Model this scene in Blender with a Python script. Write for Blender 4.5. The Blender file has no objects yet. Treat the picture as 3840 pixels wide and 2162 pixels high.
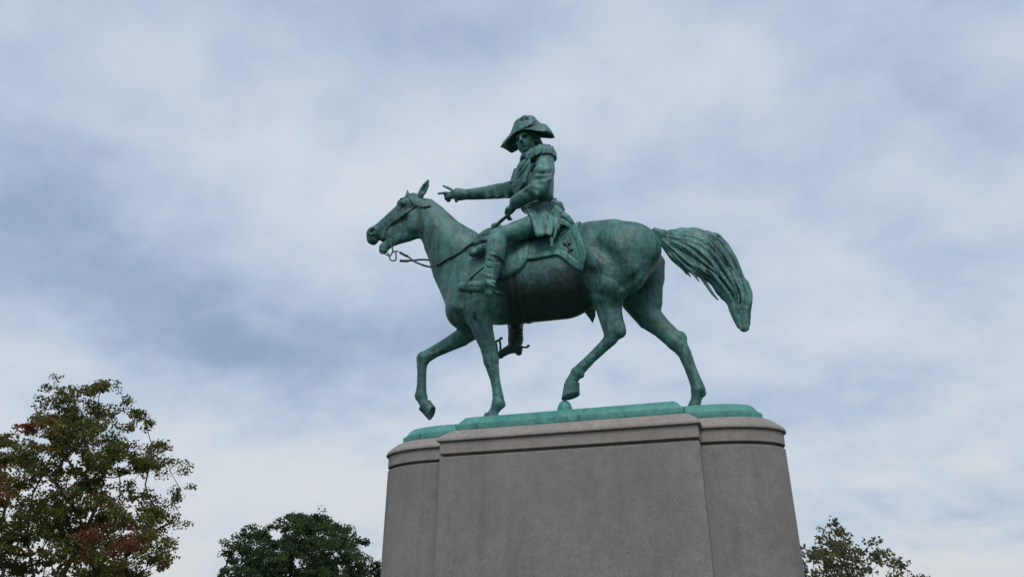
import bpy, math, random
import numpy as np
from mathutils import Vector, Matrix

sc = bpy.context.scene
COL = sc.collection
rad = math.radians

# ------------------------------------------------------------------ camera
cam_data = bpy.data.cameras.new('camera')
cam = bpy.data.objects.new('camera', cam_data); COL.objects.link(cam)
cam_data.sensor_width = 36.0; cam_data.lens = 26.55
cam_data.clip_start = 0.1; cam_data.clip_end = 4000
cam.location = (1.9141, -8.3874, 1.62)                 # eye height, a little behind the horse's flank
PITCH, TURN = rad(23.9), rad(72.4)
_f = Vector((-math.cos(TURN)*math.cos(PITCH), math.sin(TURN)*math.cos(PITCH), math.sin(PITCH)))
cam.rotation_euler = _f.to_track_quat('-Z', 'Y').to_euler()
sc.camera = cam

# ------------------------------------------------------------------ sky: Nishita behind a broken overcast layer
world = bpy.data.worlds.new('World'); sc.world = world; world.use_nodes = True
nt = world.node_tree; nt.nodes.clear()
SUN_EL, SUN_AZ = rad(53), rad(-72)                      # sun direction: above and behind the viewer's right
def N(t, **k):
    n = nt.nodes.new(t)
    for a, b in k.items(): setattr(n, a, b)
    return n
def L(a, b): nt.links.new(a, b)
def vmath(op, a, b=None):
    n = N('ShaderNodeVectorMath', operation=op)
    L(a, n.inputs[0])
    if b is not None:
        if hasattr(b, 'links'): L(b, n.inputs[1])
        else: n.inputs[1].default_value = b
    return n
def fmath(op, a, b=None, c=None, clamp=False):
    n = N('ShaderNodeMath', operation=op, use_clamp=clamp)
    for i, v in enumerate((a, b, c)):
        if v is None: continue
        if hasattr(v, 'links'): L(v, n.inputs[i])
        else: n.inputs[i].default_value = v
    return n.outputs[0]
sky = N('ShaderNodeTexSky', sky_type='NISHITA', sun_disc=False, sun_elevation=SUN_EL, sun_rotation=rad(90)-SUN_AZ)
sky.air_density = 1.3; sky.dust_density = 2.0
bg_sky = N('ShaderNodeBackground'); L(sky.outputs[0], bg_sky.inputs[0]); bg_sky.inputs[1].default_value = 0.09
tc = N('ShaderNodeTexCoord')
direc = vmath('NORMALIZE', tc.outputs['Generated']).outputs[0]
sep = N('ShaderNodeSeparateXYZ'); L(direc, sep.inputs[0])
# the cloud deck is a flat layer overhead: project the view direction on to it
zc = fmath('ADD', fmath('MAXIMUM', sep.outputs[2], 0.0), 0.42)
cx = fmath('DIVIDE', sep.outputs[0], zc); cy = fmath('DIVIDE', sep.outputs[1], zc)
comb = N('ShaderNodeCombineXYZ'); L(cx, comb.inputs[0]); L(cy, comb.inputs[1])
def cloud_noise(scale, detail, rough, off, dist=0.0, stretch=(1, 1, 1), rot=0.0):
    mp = N('ShaderNodeMapping'); mp.inputs['Location'].default_value = off
    mp.inputs['Rotation'].default_value = (0, 0, rot); mp.inputs['Scale'].default_value = stretch
    L(comb.outputs[0], mp.inputs[0])
    n = N('ShaderNodeTexNoise'); L(mp.outputs[0], n.inputs['Vector'])
    n.inputs['Scale'].default_value = scale; n.inputs['Detail'].default_value = detail
    n.inputs['Roughness'].default_value = rough; n.inputs['Distortion'].default_value = dist
    return n.outputs['Fac']
big = cloud_noise(1.5, 3, 0.45, (3.1, 7.4, 0.0), 0.2, (1, 1.3, 1), rad(-40))
mid = cloud_noise(4.5, 5, 0.50, (1.7, 2.2, 1.0), 0.15, (1, 1.25, 1), rad(-40))
fine = cloud_noise(10.0, 9, 0.60, (5.2, 0.4, 3.0), 0.15)
mix = fmath('ADD', fmath('ADD', fmath('MULTIPLY', big, 0.42), fmath('MULTIPLY', mid, 0.42)), fmath('MULTIPLY', fine, 0.22))
# nearer the horizon one looks through more bright haze
hor = fmath('MULTIPLY', fmath('SUBTRACT', 0.42, sep.outputs[2]), 0.22)
tone = fmath('ADD', mix, fmath('MAXIMUM', hor, 0.0))
# long cloud banks and rifts on the deck: ends (x, y), (x, y), half width, how much lighter or darker
BANKS = [[-0.9654, 0.7253, -0.8055, 0.965, 0.0847, -0.09], [-0.8055, 0.965, -0.6103, 1.2234, 0.1045, -0.09], [-0.6158, 0.5149, -0.5192, 0.6091, 0.0349, 0.05], [-0.7537, 0.5183, -0.6131, 0.6484, 0.0383, 0.05], [-0.6131, 0.6484, -0.4242, 0.7861, 0.0482, 0.06], [-0.8307, 0.5858, -0.8494, 0.678, 0.0713, -0.07], [-0.5207, 0.6115, -0.4718, 0.6768, 0.0432, -0.05], [-0.5753, 0.8869, -0.4058, 0.8384, 0.0971, 0.08], [0.0055, 0.7451, -0.1521, 0.8067, 0.0668, 0.11], [-0.3179, 0.81, -0.154, 0.7495, 0.0687, 0.05], [-0.3237, 0.6248, -0.2004, 0.65, 0.0372, -0.04], [-1.0482, 1.2217, -0.8323, 1.5076, 0.1348, 0.08], [-1.0918, 0.8577, -1.0246, 0.9916, 0.0532, 0.05], [0.3031, 0.9217, 0.3546, 1.0927, 0.0497, -0.02], [0.0232, 1.3471, 0.3784, 1.4691, 0.0926, -0.05], [0.0386, 1.1053, 0.1614, 1.066, 0.0507, 0.04], [0.2203, 0.9434, 0.0985, 0.9878, 0.0618, 0.03], [0.2093, 0.7922, 0.3075, 0.7869, 0.0632, 0.05], [-1.3239, 1.1035, -1.3493, 1.211, 0.2483, 0.06]]
wob = N('ShaderNodeVectorMath', operation='ADD')
wn = N('ShaderNodeTexNoise'); L(comb.outputs[0], wn.inputs['Vector']); wn.inputs['Scale'].default_value = 5.0; wn.inputs['Detail'].default_value = 4
wsc = N('ShaderNodeVectorMath', operation='MULTIPLY_ADD'); L(wn.outputs['Color'], wsc.inputs[0]); wsc.inputs[1].default_value = (0.16, 0.16, 0); wsc.inputs[2].default_value = (-0.08, -0.08, 0)
L(comb.outputs[0], wob.inputs[0]); L(wsc.outputs[0], wob.inputs[1])
for ax, ay, bx, by, wd, amp in BANKS:
    e = (bx-ax, by-ay, 0); l2 = e[0]**2 + e[1]**2
    pa = vmath('SUBTRACT', wob.outputs[0], (ax, ay, 0))
    dt = N('ShaderNodeVectorMath', operation='DOT_PRODUCT'); L(pa.outputs[0], dt.inputs[0]); dt.inputs[1].default_value = (e[0]/l2, e[1]/l2, 0)
    h = fmath('ADD', dt.outputs['Value'], 0.0, clamp=True)
    sc_ = N('ShaderNodeVectorMath', operation='SCALE'); sc_.inputs[0].default_value = e; L(h, sc_.inputs['Scale'])
    df = vmath('SUBTRACT', pa.outputs[0], sc_.outputs[0]); ln = N('ShaderNodeVectorMath', operation='LENGTH'); L(df.outputs[0], ln.inputs[0])
    q = fmath('DIVIDE', ln.outputs['Value'], wd); g = fmath('POWER', 2.718, fmath('MULTIPLY', fmath('MULTIPLY', q, q), -1.0))
    tone = fmath('MULTIPLY_ADD', g, amp, tone)
ramp = N('ShaderNodeValToRGB'); L(tone, ramp.inputs[0])
cr = ramp.color_ramp; cr.interpolation = 'B_SPLINE'
cr.elements[0].position = 0.31; cr.elements[0].color = (0.28, 0.39, 0.57, 1)
cr.elements[1].position = 0.745; cr.elements[1].color = (0.69, 0.75, 0.82, 1)
for p, c in ((0.415, (0.370, 0.467, 0.615)), (0.50, (0.46, 0.565, 0.715)), (0.605, (0.58, 0.66, 0.78))):
    e = cr.elements.new(p); e.color = (*c, 1)
low = fmath('MULTIPLY', fmath('SUBTRACT', 0.34, sep.outputs[2]), 3.2, clamp=True)
brt = fmath('MULTIPLY', fmath('SUBTRACT', tone, 0.50), 6.0, clamp=True)
warm = N('ShaderNodeMix', data_type='RGBA'); L(fmath('MULTIPLY', fmath('MULTIPLY', low, brt), 0.75), warm.inputs[0])
L(ramp.outputs[0], warm.inputs[6]); warm.inputs[7].default_value = (0.70, 0.715, 0.725, 1)   # thin bright cloud low down is whiter
bg_cloud = N('ShaderNodeBackground'); L(warm.outputs[2], bg_cloud.inputs[0]); bg_cloud.inputs[1].default_value = 1.0
msh = N('ShaderNodeMixShader'); msh.inputs[0].default_value = 0.92
L(bg_sky.outputs[0], msh.inputs[1]); L(bg_cloud.outputs[0], msh.inputs[2])
out = N('ShaderNodeOutputWorld'); L(msh.outputs[0], out.inputs[0])

# ------------------------------------------------------------------ sun, softened by the overcast
sun_d = bpy.data.lights.new('sun', 'SUN'); sun = bpy.data.objects.new('sun', sun_d); COL.objects.link(sun)
sun_d.energy = 1.5; sun_d.angle = rad(25); sun_d.color = (1.0, 0.965, 0.92)
_s = Vector((math.cos(SUN_EL)*math.cos(SUN_AZ), math.cos(SUN_EL)*math.sin(SUN_AZ), math.sin(SUN_EL)))
sun.rotation_euler = (-_s).to_track_quat('-Z', 'Y').to_euler()

vs = sc.view_settings
vs.view_transform = 'Standard'; vs.look = 'None'; vs.exposure = 0.0; vs.gamma = 1.0; vs.use_curve_mapping = False

# ------------------------------------------------------------------ helpers
def tag(o, label=None, cat=None, group=None, kind=None):
    for k, v in (('label', label), ('category', cat), ('group', group), ('kind', kind)):
        if v: o[k] = v
    return o
def obj(name, me, mat, parent=None):
    o = bpy.data.objects.new(name, me); COL.objects.link(o)
    if mat is not None:
        me.materials.clear(); me.materials.append(mat)
    if parent is not None:
        o.parent = parent; o.matrix_parent_inverse = parent_inverse(parent)
    return o
def parent_inverse(p):
    """vertices are written in scene coordinates: only an Empty carries an offset"""
    return Matrix.Translation(p.location).inverted() if p.type == 'EMPTY' else Matrix()
def empty(name, loc):
    o = bpy.data.objects.new(name, None); COL.objects.link(o); o.location = loc; o.empty_display_size = 0.3
    return o
def mesh_np(name, verts, quads, smooth=True):
    me = bpy.data.meshes.new(name)
    verts = np.asarray(verts, np.float32); quads = np.asarray(quads, np.int32)
    k = quads.shape[1]
    me.vertices.add(len(verts)); me.vertices.foreach_set('co', verts.ravel())
    me.loops.add(quads.size); me.loops.foreach_set('vertex_index', quads.ravel())
    me.polygons.add(len(quads)); me.polygons.foreach_set('loop_start', np.arange(0, quads.size, k, dtype=np.int32))
    if smooth: me.polygons.foreach_set('use_smooth', np.ones(len(quads), bool))
    me.update(calc_edges=True); me.validate()
    return me
def catmull(P, n=6):
    P = [np.array(p, float) for p in P]
    if len(P) < 3: return P
    Q = [2*P[0]-P[1]] + P + [2*P[-1]-P[-2]]
    res = []
    for i in range(1, len(Q)-2):
        a, b, c, d = Q[i-1:i+3]
        for j in range(n):
            t = j/n
            res.append(0.5*((2*b) + (c-a)*t + (2*a-5*b+4*c-d)*t*t + (3*b-a-3*c+d)*t**3))
    res.append(P[-1]); return res
def tube_np(P, r, k=8, n=6):
    """a round bar along a smooth path; r is one radius or one per path point"""
    P0 = P; P = np.array(catmull(P, n))
    rr = np.full(len(P), r) if np.isscalar(r) else np.interp(np.linspace(0, 1, len(P)), np.linspace(0, 1, len(r)), r)
    T = np.gradient(P, axis=0); T /= np.linalg.norm(T, axis=1)[:, None] + 1e-9
    u = np.cross(T[0], [0.3, 0.2, 0.93]); u /= np.linalg.norm(u)
    V = []; Q = []
    for i in range(len(P)):
        u = u - T[i]*np.dot(u, T[i]); u /= np.linalg.norm(u)
        w = np.cross(T[i], u)
        for j in range(k):
            a = 2*math.pi*j/k; V.append(P[i] + rr[i]*(math.cos(a)*u + math.sin(a)*w))
    for i in range(len(P)-1):
        for j in range(k):
            Q.append((i*k+j, i*k+(j+1) % k, (i+1)*k+(j+1) % k, (i+1)*k+j))
    a = len(V); V.append(P[0]); V.append(P[-1]); m = (len(P)-1)*k
    for j in range(0, k, 2):
        Q.append((a, (j+2) % k, j+1, j)); Q.append((a+1, m+j, m+j+1, m+(j+2) % k))
    return np.array(V), np.array(Q)
def join_np(parts):
    V = []; Q = []; o = 0
    for v, q in parts:
        V.append(v); Q.append(np.asarray(q)+o); o += len(v)
    return np.concatenate(V), np.concatenate(Q)

# ------------------------------------------------------------------ materials
def new_mat(name):
    m = bpy.data.materials.new(name); m.use_nodes = True
    t = m.node_tree; b = t.nodes['Principled BSDF']
    return m, t, b
def mnode(t, ty, **k):
    n = t.nodes.new(ty)
    for a, b in k.items(): setattr(n, a, b)
    return n
def mnoise(t, scale, detail=5, rough=0.55, stretch=None, dist=0.0, loc=(0, 0, 0)):
    co = mnode(t, 'ShaderNodeTexCoord'); mp = mnode(t, 'ShaderNodeMapping')
    t.links.new(co.outputs['Object'], mp.inputs[0]); mp.inputs['Location'].default_value = loc
    if stretch: mp.inputs['Scale'].default_value = stretch
    n = mnode(t, 'ShaderNodeTexNoise'); t.links.new(mp.outputs[0], n.inputs['Vector'])
    n.inputs['Scale'].default_value = scale; n.inputs['Detail'].default_value = detail
    n.inputs['Roughness'].default_value = rough; n.inputs['Distortion'].default_value = dist
    return n.outputs['Fac']
def mramp(t, fac, stops):
    r = mnode(t, 'ShaderNodeValToRGB'); t.links.new(fac, r.inputs[0])
    e = r.color_ramp.elements
    e[0].position, e[0].color = stops[0][0], (*stops[0][1], 1)
    e[1].position, e[1].color = stops[-1][0], (*stops[-1][1], 1)
    for p, c in stops[1:-1]:
        x = e.new(p); x.color = (*c, 1)
    return r.outputs[0]
def mmix(t, fac, a, b, mode='MIX'):
    n = mnode(t, 'ShaderNodeMix', data_type='RGBA', blend_type=mode)
    for i, v in ((0, fac), (6, a), (7, b)):
        if hasattr(v, 'links'): t.links.new(v, n.inputs[i])
        else: n.inputs[i].default_value = v if i == 0 else (*v, 1)
    return n.outputs[2]
def mbump(t, b, height, strength, dist, prev=None):
    n = mnode(t, 'ShaderNodeBump'); n.inputs['Strength'].default_value = strength; n.inputs['Distance'].default_value = dist
    t.links.new(height, n.inputs['Height'])
    if prev is not None: t.links.new(prev, n.inputs['Normal'])
    t.links.new(n.outputs[0], b.inputs['Normal']); return n.outputs[0]

def bronze(name, green, pale, dark, dark_amount=0.5, bump=1.0, belly_shade=False):
    """weathered bronze: verdigris patina, paler washed patches, dark streaks run down by rain"""
    m, t, b = new_mat(name)
    n1 = mnoise(t, 3.2, 7, 0.6, dist=0.4, loc=(0.7, 0.3, 0.45))
    pt = mnoise(t, 11.0, 6, 0.65, stretch=(1.2, 1.2, 0.55), loc=(2, 5, 1))
    nn = mnode(t, 'ShaderNodeMath', operation='MULTIPLY_ADD'); t.links.new(pt, nn.inputs[0]); nn.inputs[1].default_value = 0.6
    hf = mnode(t, 'ShaderNodeMath', operation='MULTIPLY_ADD'); t.links.new(n1, hf.inputs[0]); hf.inputs[1].default_value = 0.8; hf.inputs[2].default_value = -0.2
    t.links.new(hf.outputs[0], nn.inputs[2])
    base = mramp(t, nn.outputs[0], [(0.37, green), (0.50, tuple(0.55*g+0.45*p for g, p in zip(green, pale))), (0.64, pale)])
    st = mnoise(t, 7.0, 6, 0.62, stretch=(1.6, 1.6, 0.22), dist=0.5, loc=(3, 1, 2))
    sf = mnode(t, 'ShaderNodeMapRange'); t.links.new(st, sf.inputs[0])
    sf.inputs[1].default_value = 0.62 - 0.22*dark_amount; sf.inputs[2].default_value = 0.70; sf.inputs[4].default_value = 0.9
    c = mmix(t, sf.outputs[0], base, dark)
    fl = mnoise(t, 38, 6, 0.7)
    ff = mnode(t, 'ShaderNodeMapRange'); t.links.new(fl, ff.inputs[0])
    ff.inputs[1].default_value = 0.42; ff.inputs[2].default_value = 0.72; ff.inputs[3].default_value = 0.0; ff.inputs[4].default_value = 0.45
    c = mmix(t, ff.outputs[0], c, tuple(0.62*x for x in green))
    if belly_shade:                                            # shade under the barrel, painted into the colour as ragged black patina
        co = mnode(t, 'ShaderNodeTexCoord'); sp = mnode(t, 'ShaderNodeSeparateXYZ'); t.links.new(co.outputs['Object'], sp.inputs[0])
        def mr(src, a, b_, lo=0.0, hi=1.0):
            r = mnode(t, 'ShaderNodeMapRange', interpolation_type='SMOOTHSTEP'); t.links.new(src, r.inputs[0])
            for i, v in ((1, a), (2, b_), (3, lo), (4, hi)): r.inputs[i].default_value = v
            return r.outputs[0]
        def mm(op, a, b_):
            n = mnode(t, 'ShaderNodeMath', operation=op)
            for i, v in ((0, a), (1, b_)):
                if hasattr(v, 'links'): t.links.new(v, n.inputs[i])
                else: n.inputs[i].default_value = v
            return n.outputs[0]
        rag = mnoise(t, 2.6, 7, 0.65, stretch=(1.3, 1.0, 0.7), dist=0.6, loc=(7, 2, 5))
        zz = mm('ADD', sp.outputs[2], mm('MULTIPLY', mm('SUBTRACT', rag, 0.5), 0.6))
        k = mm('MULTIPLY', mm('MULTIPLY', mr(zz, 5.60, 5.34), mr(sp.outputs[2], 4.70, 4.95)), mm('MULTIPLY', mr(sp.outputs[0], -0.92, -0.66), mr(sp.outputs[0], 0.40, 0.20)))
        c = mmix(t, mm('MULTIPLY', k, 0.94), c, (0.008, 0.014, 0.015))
    t.links.new(c, b.inputs['Base Color'])
    b.inputs['Metallic'].default_value = 0.0
    b.inputs['Specular IOR Level'].default_value = 0.55
    r = mramp(t, st, [(0.35, (0.55,)*3), (0.75, (0.46,)*3)]); t.links.new(r, b.inputs['Roughness'])
    p = mbump(t, b, mnoise(t, 14, 4, 0.5), 0.55*bump, 0.025)
    mbump(t, b, fl, 0.4*bump, 0.008, p)
    return m
M = {}
G_, P_, D_ = (0.028, 0.108, 0.096), (0.082, 0.250, 0.220), (0.011, 0.027, 0.026)
M['bronze'] = bronze('verdigris_bronze', G_, P_, D_, 0.75)
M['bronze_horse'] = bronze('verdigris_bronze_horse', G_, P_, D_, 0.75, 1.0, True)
M['bronze_dress'] = bronze('verdigris_bronze_dress', (0.036, 0.138, 0.124), (0.115, 0.315, 0.280), D_, 0.7, 1.2)
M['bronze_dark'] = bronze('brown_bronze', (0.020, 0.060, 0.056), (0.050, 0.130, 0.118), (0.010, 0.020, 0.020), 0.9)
M['bronze_base'] = bronze('washed_bronze', (0.055, 0.250, 0.215), (0.115, 0.370, 0.315), (0.045, 0.13, 0.11), 0.25)

def granite(name, mul=1.0, tint=(1, 1, 1)):
    m, t, b = new_mat(name)
    sp = mnoise(t, 62, 4, 0.75)
    c = mramp(t, sp, [(0.30, (0.21*mul, 0.205*mul, 0.20*mul)), (0.46, (0.30*mul, 0.288*mul, 0.276*mul)), (0.56, (0.34*mul, 0.322*mul, 0.307*mul)), (0.72, (0.44*mul, 0.42*mul, 0.40*mul))])
    bl = mnoise(t, 1.3, 6, 0.6, stretch=(1, 1, 0.45), dist=0.6)
    c = mmix(t, 0.55, c, mramp(t, bl, [(0.34, (0.66, 0.67, 0.655)), (0.50, (0.90, 0.89, 0.88)), (0.66, (1.05, 1.03, 1.0))]), 'MULTIPLY')
    bl2 = mnoise(t, 9, 5, 0.6, loc=(4, 4, 1)); c = mmix(t, 0.7, c, mramp(t, bl2, [(0.35, (0.84, 0.85, 0.84)), (0.65, (1.06, 1.05, 1.04))]), 'MULTIPLY')
    sk = mnoise(t, 5.5, 5, 0.6, stretch=(1.5, 1.5, 0.12), loc=(1, 4, 0))
    c = mmix(t, 0.4, c, mramp(t, sk, [(0.52, (1, 1, 1)), (0.70, (0.66, 0.65, 0.62))]), 'MULTIPLY')
    c = mmix(t, 1.0, c, tint, 'MULTIPLY')
    t.links.new(c, b.inputs['Base Color']); b.inputs['Roughness'].default_value = 0.82; b.inputs['Specular IOR Level'].default_value = 0.3
    mbump(t, b, sp, 0.25, 0.004)
    return m
M['granite'] = granite('grey_granite', 0.86, (1.02, 1.0, 0.965)); M['granite_cap'] = granite('pinkish_granite_cap', 1.0, (1.06, 0.99, 0.94))

def leaf_mat(name, cols):
    m, t, b = new_mat(name)
    at = mnode(t, 'ShaderNodeAttribute', attribute_name='leaf_hue')
    c = mramp(t, at.outputs['Fac'], cols)
    t.links.new(c, b.inputs['Base Color']); b.inputs['Roughness'].default_value = 0.6; b.inputs['Specular IOR Level'].default_value = 0.3
    tr = mnode(t, 'ShaderNodeBsdfTranslucent'); t.links.new(c, tr.inputs[0])
    mx = mnode(t, 'ShaderNodeMixShader'); mx.inputs[0].default_value = 0.42
    o = t.nodes['Material Output']
    t.links.new(b.outputs[0], mx.inputs[1]); t.links.new(tr.outputs[0], mx.inputs[2]); t.links.new(mx.outputs[0], o.inputs[0])
    return m
M['maple'] = leaf_mat('turning_maple_leaves', [(0.0, (0.055, 0.076, 0.018)), (0.45, (0.115, 0.125, 0.026)), (0.72, (0.165, 0.140, 0.034)), (0.84, (0.190, 0.100, 0.036)), (1.0, (0.200, 0.070, 0.036))])
M['dark_leaf'] = leaf_mat('dark_oak_leaves', [(0.0, (0.042, 0.076, 0.032)), (0.6, (0.072, 0.118, 0.042)), (1.0, (0.11, 0.11, 0.048))])
M['olive_leaf'] = leaf_mat('olive_leaves', [(0.0, (0.080, 0.095, 0.048)), (0.6, (0.125, 0.130, 0.055)), (1.0, (0.17, 0.14, 0.052))])
def bark():
    m, t, b = new_mat('bark')
    n = mnoise(t, 9, 6, 0.65, stretch=(1, 1, 0.25))
    t.links.new(mramp(t, n, [(0.35, (0.030, 0.026, 0.022)), (0.65, (0.085, 0.072, 0.060))]), b.inputs['Base Color'])
    b.inputs['Roughness'].default_value = 0.9; mbump(t, b, n, 0.6, 0.03); return m
M['bark'] = bark()
def lawn():
    m, t, b = new_mat('lawn')
    n = mnoise(t, 0.35, 8, 0.7)
    t.links.new(mramp(t, n, [(0.35, (0.016, 0.028, 0.010)), (0.65, (0.036, 0.048, 0.018))]), b.inputs['Base Color'])
    b.inputs['Roughness'].default_value = 0.95; mbump(t, b, mnoise(t, 30, 4), 0.6, 0.04); return m
M['lawn'] = lawn()

# ---------- signed-distance sculpting: tapered limbs blended into one continuous skin ----------
def seg_dist(X, Y, Z, a, b, sy):
    """distance to a tapered capsule a->b, each (x, y, z, r); sy widens it along y"""
    ax, ay, az, ra = a; bx, by, bz, rb = b
    ay /= sy; by /= sy
    px, py, pz = X - ax, Y / sy - ay, Z - az
    ux, uy, uz = bx - ax, by - ay, bz - az
    l2 = max(ux*ux + uy*uy + uz*uz, 1e-9)
    h = np.clip((px*ux + py*uy + pz*uz) / l2, 0, 1)
    d = np.sqrt((px - ux*h)**2 + (py - uy*h)**2 + (pz - uz*h)**2) - (ra + (rb - ra)*h)
    return d * min(1.0, sy)

def ell_dist(X, Y, Z, c, r, R):
    """distance to an ellipsoid; R holds its three axes as rows"""
    px, py, pz = X - c[0], Y - c[1], Z - c[2]
    q = [(px*R[i][0] + py*R[i][1] + pz*R[i][2]) / r[i] for i in range(3)]
    k0 = np.sqrt(q[0]**2 + q[1]**2 + q[2]**2)
    k1 = np.sqrt((q[0]/r[0])**2 + (q[1]/r[1])**2 + (q[2]/r[2])**2)
    return k0 * (k0 - 1.0) / np.maximum(k1, 1e-6)

def prim_bounds(p):
    if p[0] == 'c':
        sy = p[2]
        P = np.array(p[1], float)
        lo = np.array([(P[:, 0]-P[:, 3]).min(), (P[:, 1]-P[:, 3]*sy).min(), (P[:, 2]-P[:, 3]).min()])
        hi = np.array([(P[:, 0]+P[:, 3]).max(), (P[:, 1]+P[:, 3]*sy).max(), (P[:, 2]+P[:, 3]).max()])
    else:
        m = max(p[2]); lo = np.array(p[1]) - m; hi = np.array(p[1]) + m
    return lo, hi

def prim_parts(p):
    """a chain becomes its single segments; an ellipsoid stays as it is"""
    if p[0] == 'c':
        pts = p[1]
        if len(pts) == 1: pts = [pts[0], pts[0]]
        return [('c', [pts[i], pts[i+1]], p[2], p[3], p[4]) for i in range(len(pts)-1)]
    return [p]

def prim_eval(p, X, Y, Z):
    if p[0] == 'c':
        return seg_dist(X, Y, Z, p[1][0], p[1][1], p[2])
    return ell_dist(X, Y, Z, p[1], p[2], p[3])

def blend(f, d, k, op):
    if op > 0:
        h = np.maximum(k - np.abs(f - d), 0) / k
        return np.minimum(f, d) - h*h*k*0.25
    h = np.maximum(k - np.abs(f + d), 0) / k
    return np.maximum(f, -d) + h*h*k*0.25

def field_at(prims, pts):
    """the field at a few points (n, 3)"""
    X, Y, Z = pts[:, 0], pts[:, 1], pts[:, 2]
    f = np.full(len(pts), 9.0)
    for p in prims:
        if p[0] == 'c':
            d = np.min([prim_eval(q, X, Y, Z) for q in prim_parts(p)], axis=0)
        else:
            d = prim_eval(p, X, Y, Z)
        f = blend(f, d, p[3] if p[0] == 'c' else p[4], p[4] if p[0] == 'c' else p[5])
    return f

class Field:
    def __init__(self, lo, hi, h, pad=0.03):
        self.lo = np.array(lo, float); self.h = h
        n = np.ceil((np.array(hi) - self.lo) / h).astype(int) + 1
        self.n = n
        self.f = np.full(n, 0.25, np.float32)
        self.pad = pad
    def axes(self, s):
        return [np.float32(self.lo[i]) + np.float32(self.h)*np.arange(s[i].start, s[i].stop, dtype=np.float32) for i in range(3)]
    def window(self, lo, hi):
        a = np.maximum(np.floor((lo - self.lo) / self.h).astype(int), 0)
        b = np.minimum(np.ceil((hi - self.lo) / self.h).astype(int) + 1, self.n)
        if (b <= a).any(): return None
        return tuple(slice(a[i], b[i]) for i in range(3))
    def add(self, p):
        k = p[3] if p[0] == 'c' else p[4]
        op = p[4] if p[0] == 'c' else p[5]
        parts = prim_parts(p)
        lo, hi = prim_bounds(p)
        pad = k + self.pad
        s = self.window(lo - pad, hi + pad)
        if s is None: return
        if len(parts) == 1:
            x, y, z = self.axes(s)
            d = prim_eval(parts[0], x[:, None, None], y[None, :, None], z[None, None, :])
            self.f[s] = blend(self.f[s], d.astype(np.float32), k, op)
            return
        # whole chain: hard union of its segments first, then blend once
        sub = np.full([t.stop - t.start for t in s], 0.25, np.float32)
        for q in parts:
            l2, h2 = prim_bounds(q)
            s2 = self.window(l2 - pad, h2 + pad)
            if s2 is None: continue
            x, y, z = self.axes(s2)
            d = prim_eval(q, x[:, None, None], y[None, :, None], z[None, None, :])
            t = tuple(slice(s2[i].start - s[i].start, s2[i].stop - s[i].start) for i in range(3))
            sub[t] = np.minimum(sub[t], d.astype(np.float32))
        self.f[s] = blend(self.f[s], sub, k, op)
    def add_all(self, prims):
        for p in prims: self.add(p)
        return self

def surface_nets(f, lo, h):
    """naive surface nets: one vertex per cell the surface crosses, one quad per crossed edge"""
    ins = f < 0
    n = np.array(f.shape)
    c = ins[:-1, :-1, :-1].astype(np.int8)
    for dx in (0, 1):
        for dy in (0, 1):
            for dz in (0, 1):
                if dx or dy or dz:
                    c = c + ins[dx:n[0]-1+dx, dy:n[1]-1+dy, dz:n[2]-1+dz]
    act = (c > 0) & (c < 8)
    idx = np.argwhere(act)
    ids = np.full(act.shape, -1, np.int32)
    ids[act] = np.arange(len(idx), dtype=np.int32)
    acc = np.zeros((len(idx), 3)); cnt = np.zeros(len(idx))
    corner = [(i, j, k) for i in (0, 1) for j in (0, 1) for k in (0, 1)]
    val = {o: f[idx[:, 0]+o[0], idx[:, 1]+o[1], idx[:, 2]+o[2]].astype(float) for o in corner}
    for o in corner:
        for ax in range(3):
            if o[ax] == 0:
                q = list(o); q[ax] = 1; q = tuple(q)
                a, b = val[o], val[q]
                m = (a < 0) != (b < 0)
                t = np.where(m, a / np.where(m, a - b, 1), 0)
                pos = np.tile(np.array(o, float), (len(idx), 1)); pos[:, ax] = t
                acc[m] += pos[m]; cnt[m] += 1
    verts = (idx + acc / np.maximum(cnt, 1)[:, None]) * h + lo
    quads = []
    for ax in range(3):
        b, c2 = [(1, 2), (2, 0), (0, 1)][ax]
        sl0 = [slice(None)]*3; sl1 = [slice(None)]*3
        sl0[ax] = slice(0, -1); sl1[ax] = slice(1, None)
        i0, i1 = ins[tuple(sl0)], ins[tuple(sl1)]
        e = np.argwhere(i0 != i1)
        e = e[(e[:, b] > 0) & (e[:, c2] > 0) & (e[:, b] < n[b]-1) & (e[:, c2] < n[c2]-1)]
        flip = ins[e[:, 0], e[:, 1], e[:, 2]]
        q = []
        for db, dc in ((-1, -1), (0, -1), (0, 0), (-1, 0)):
            t = e.copy(); t[:, b] += db; t[:, c2] += dc
            q.append(ids[t[:, 0], t[:, 1], t[:, 2]])
        q = np.stack(q, 1)
        q = np.where(flip[:, None], q, q[:, ::-1])
        quads.append(q)
    quads = np.concatenate(quads)
    return verts, quads[(quads >= 0).all(1)]

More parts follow.
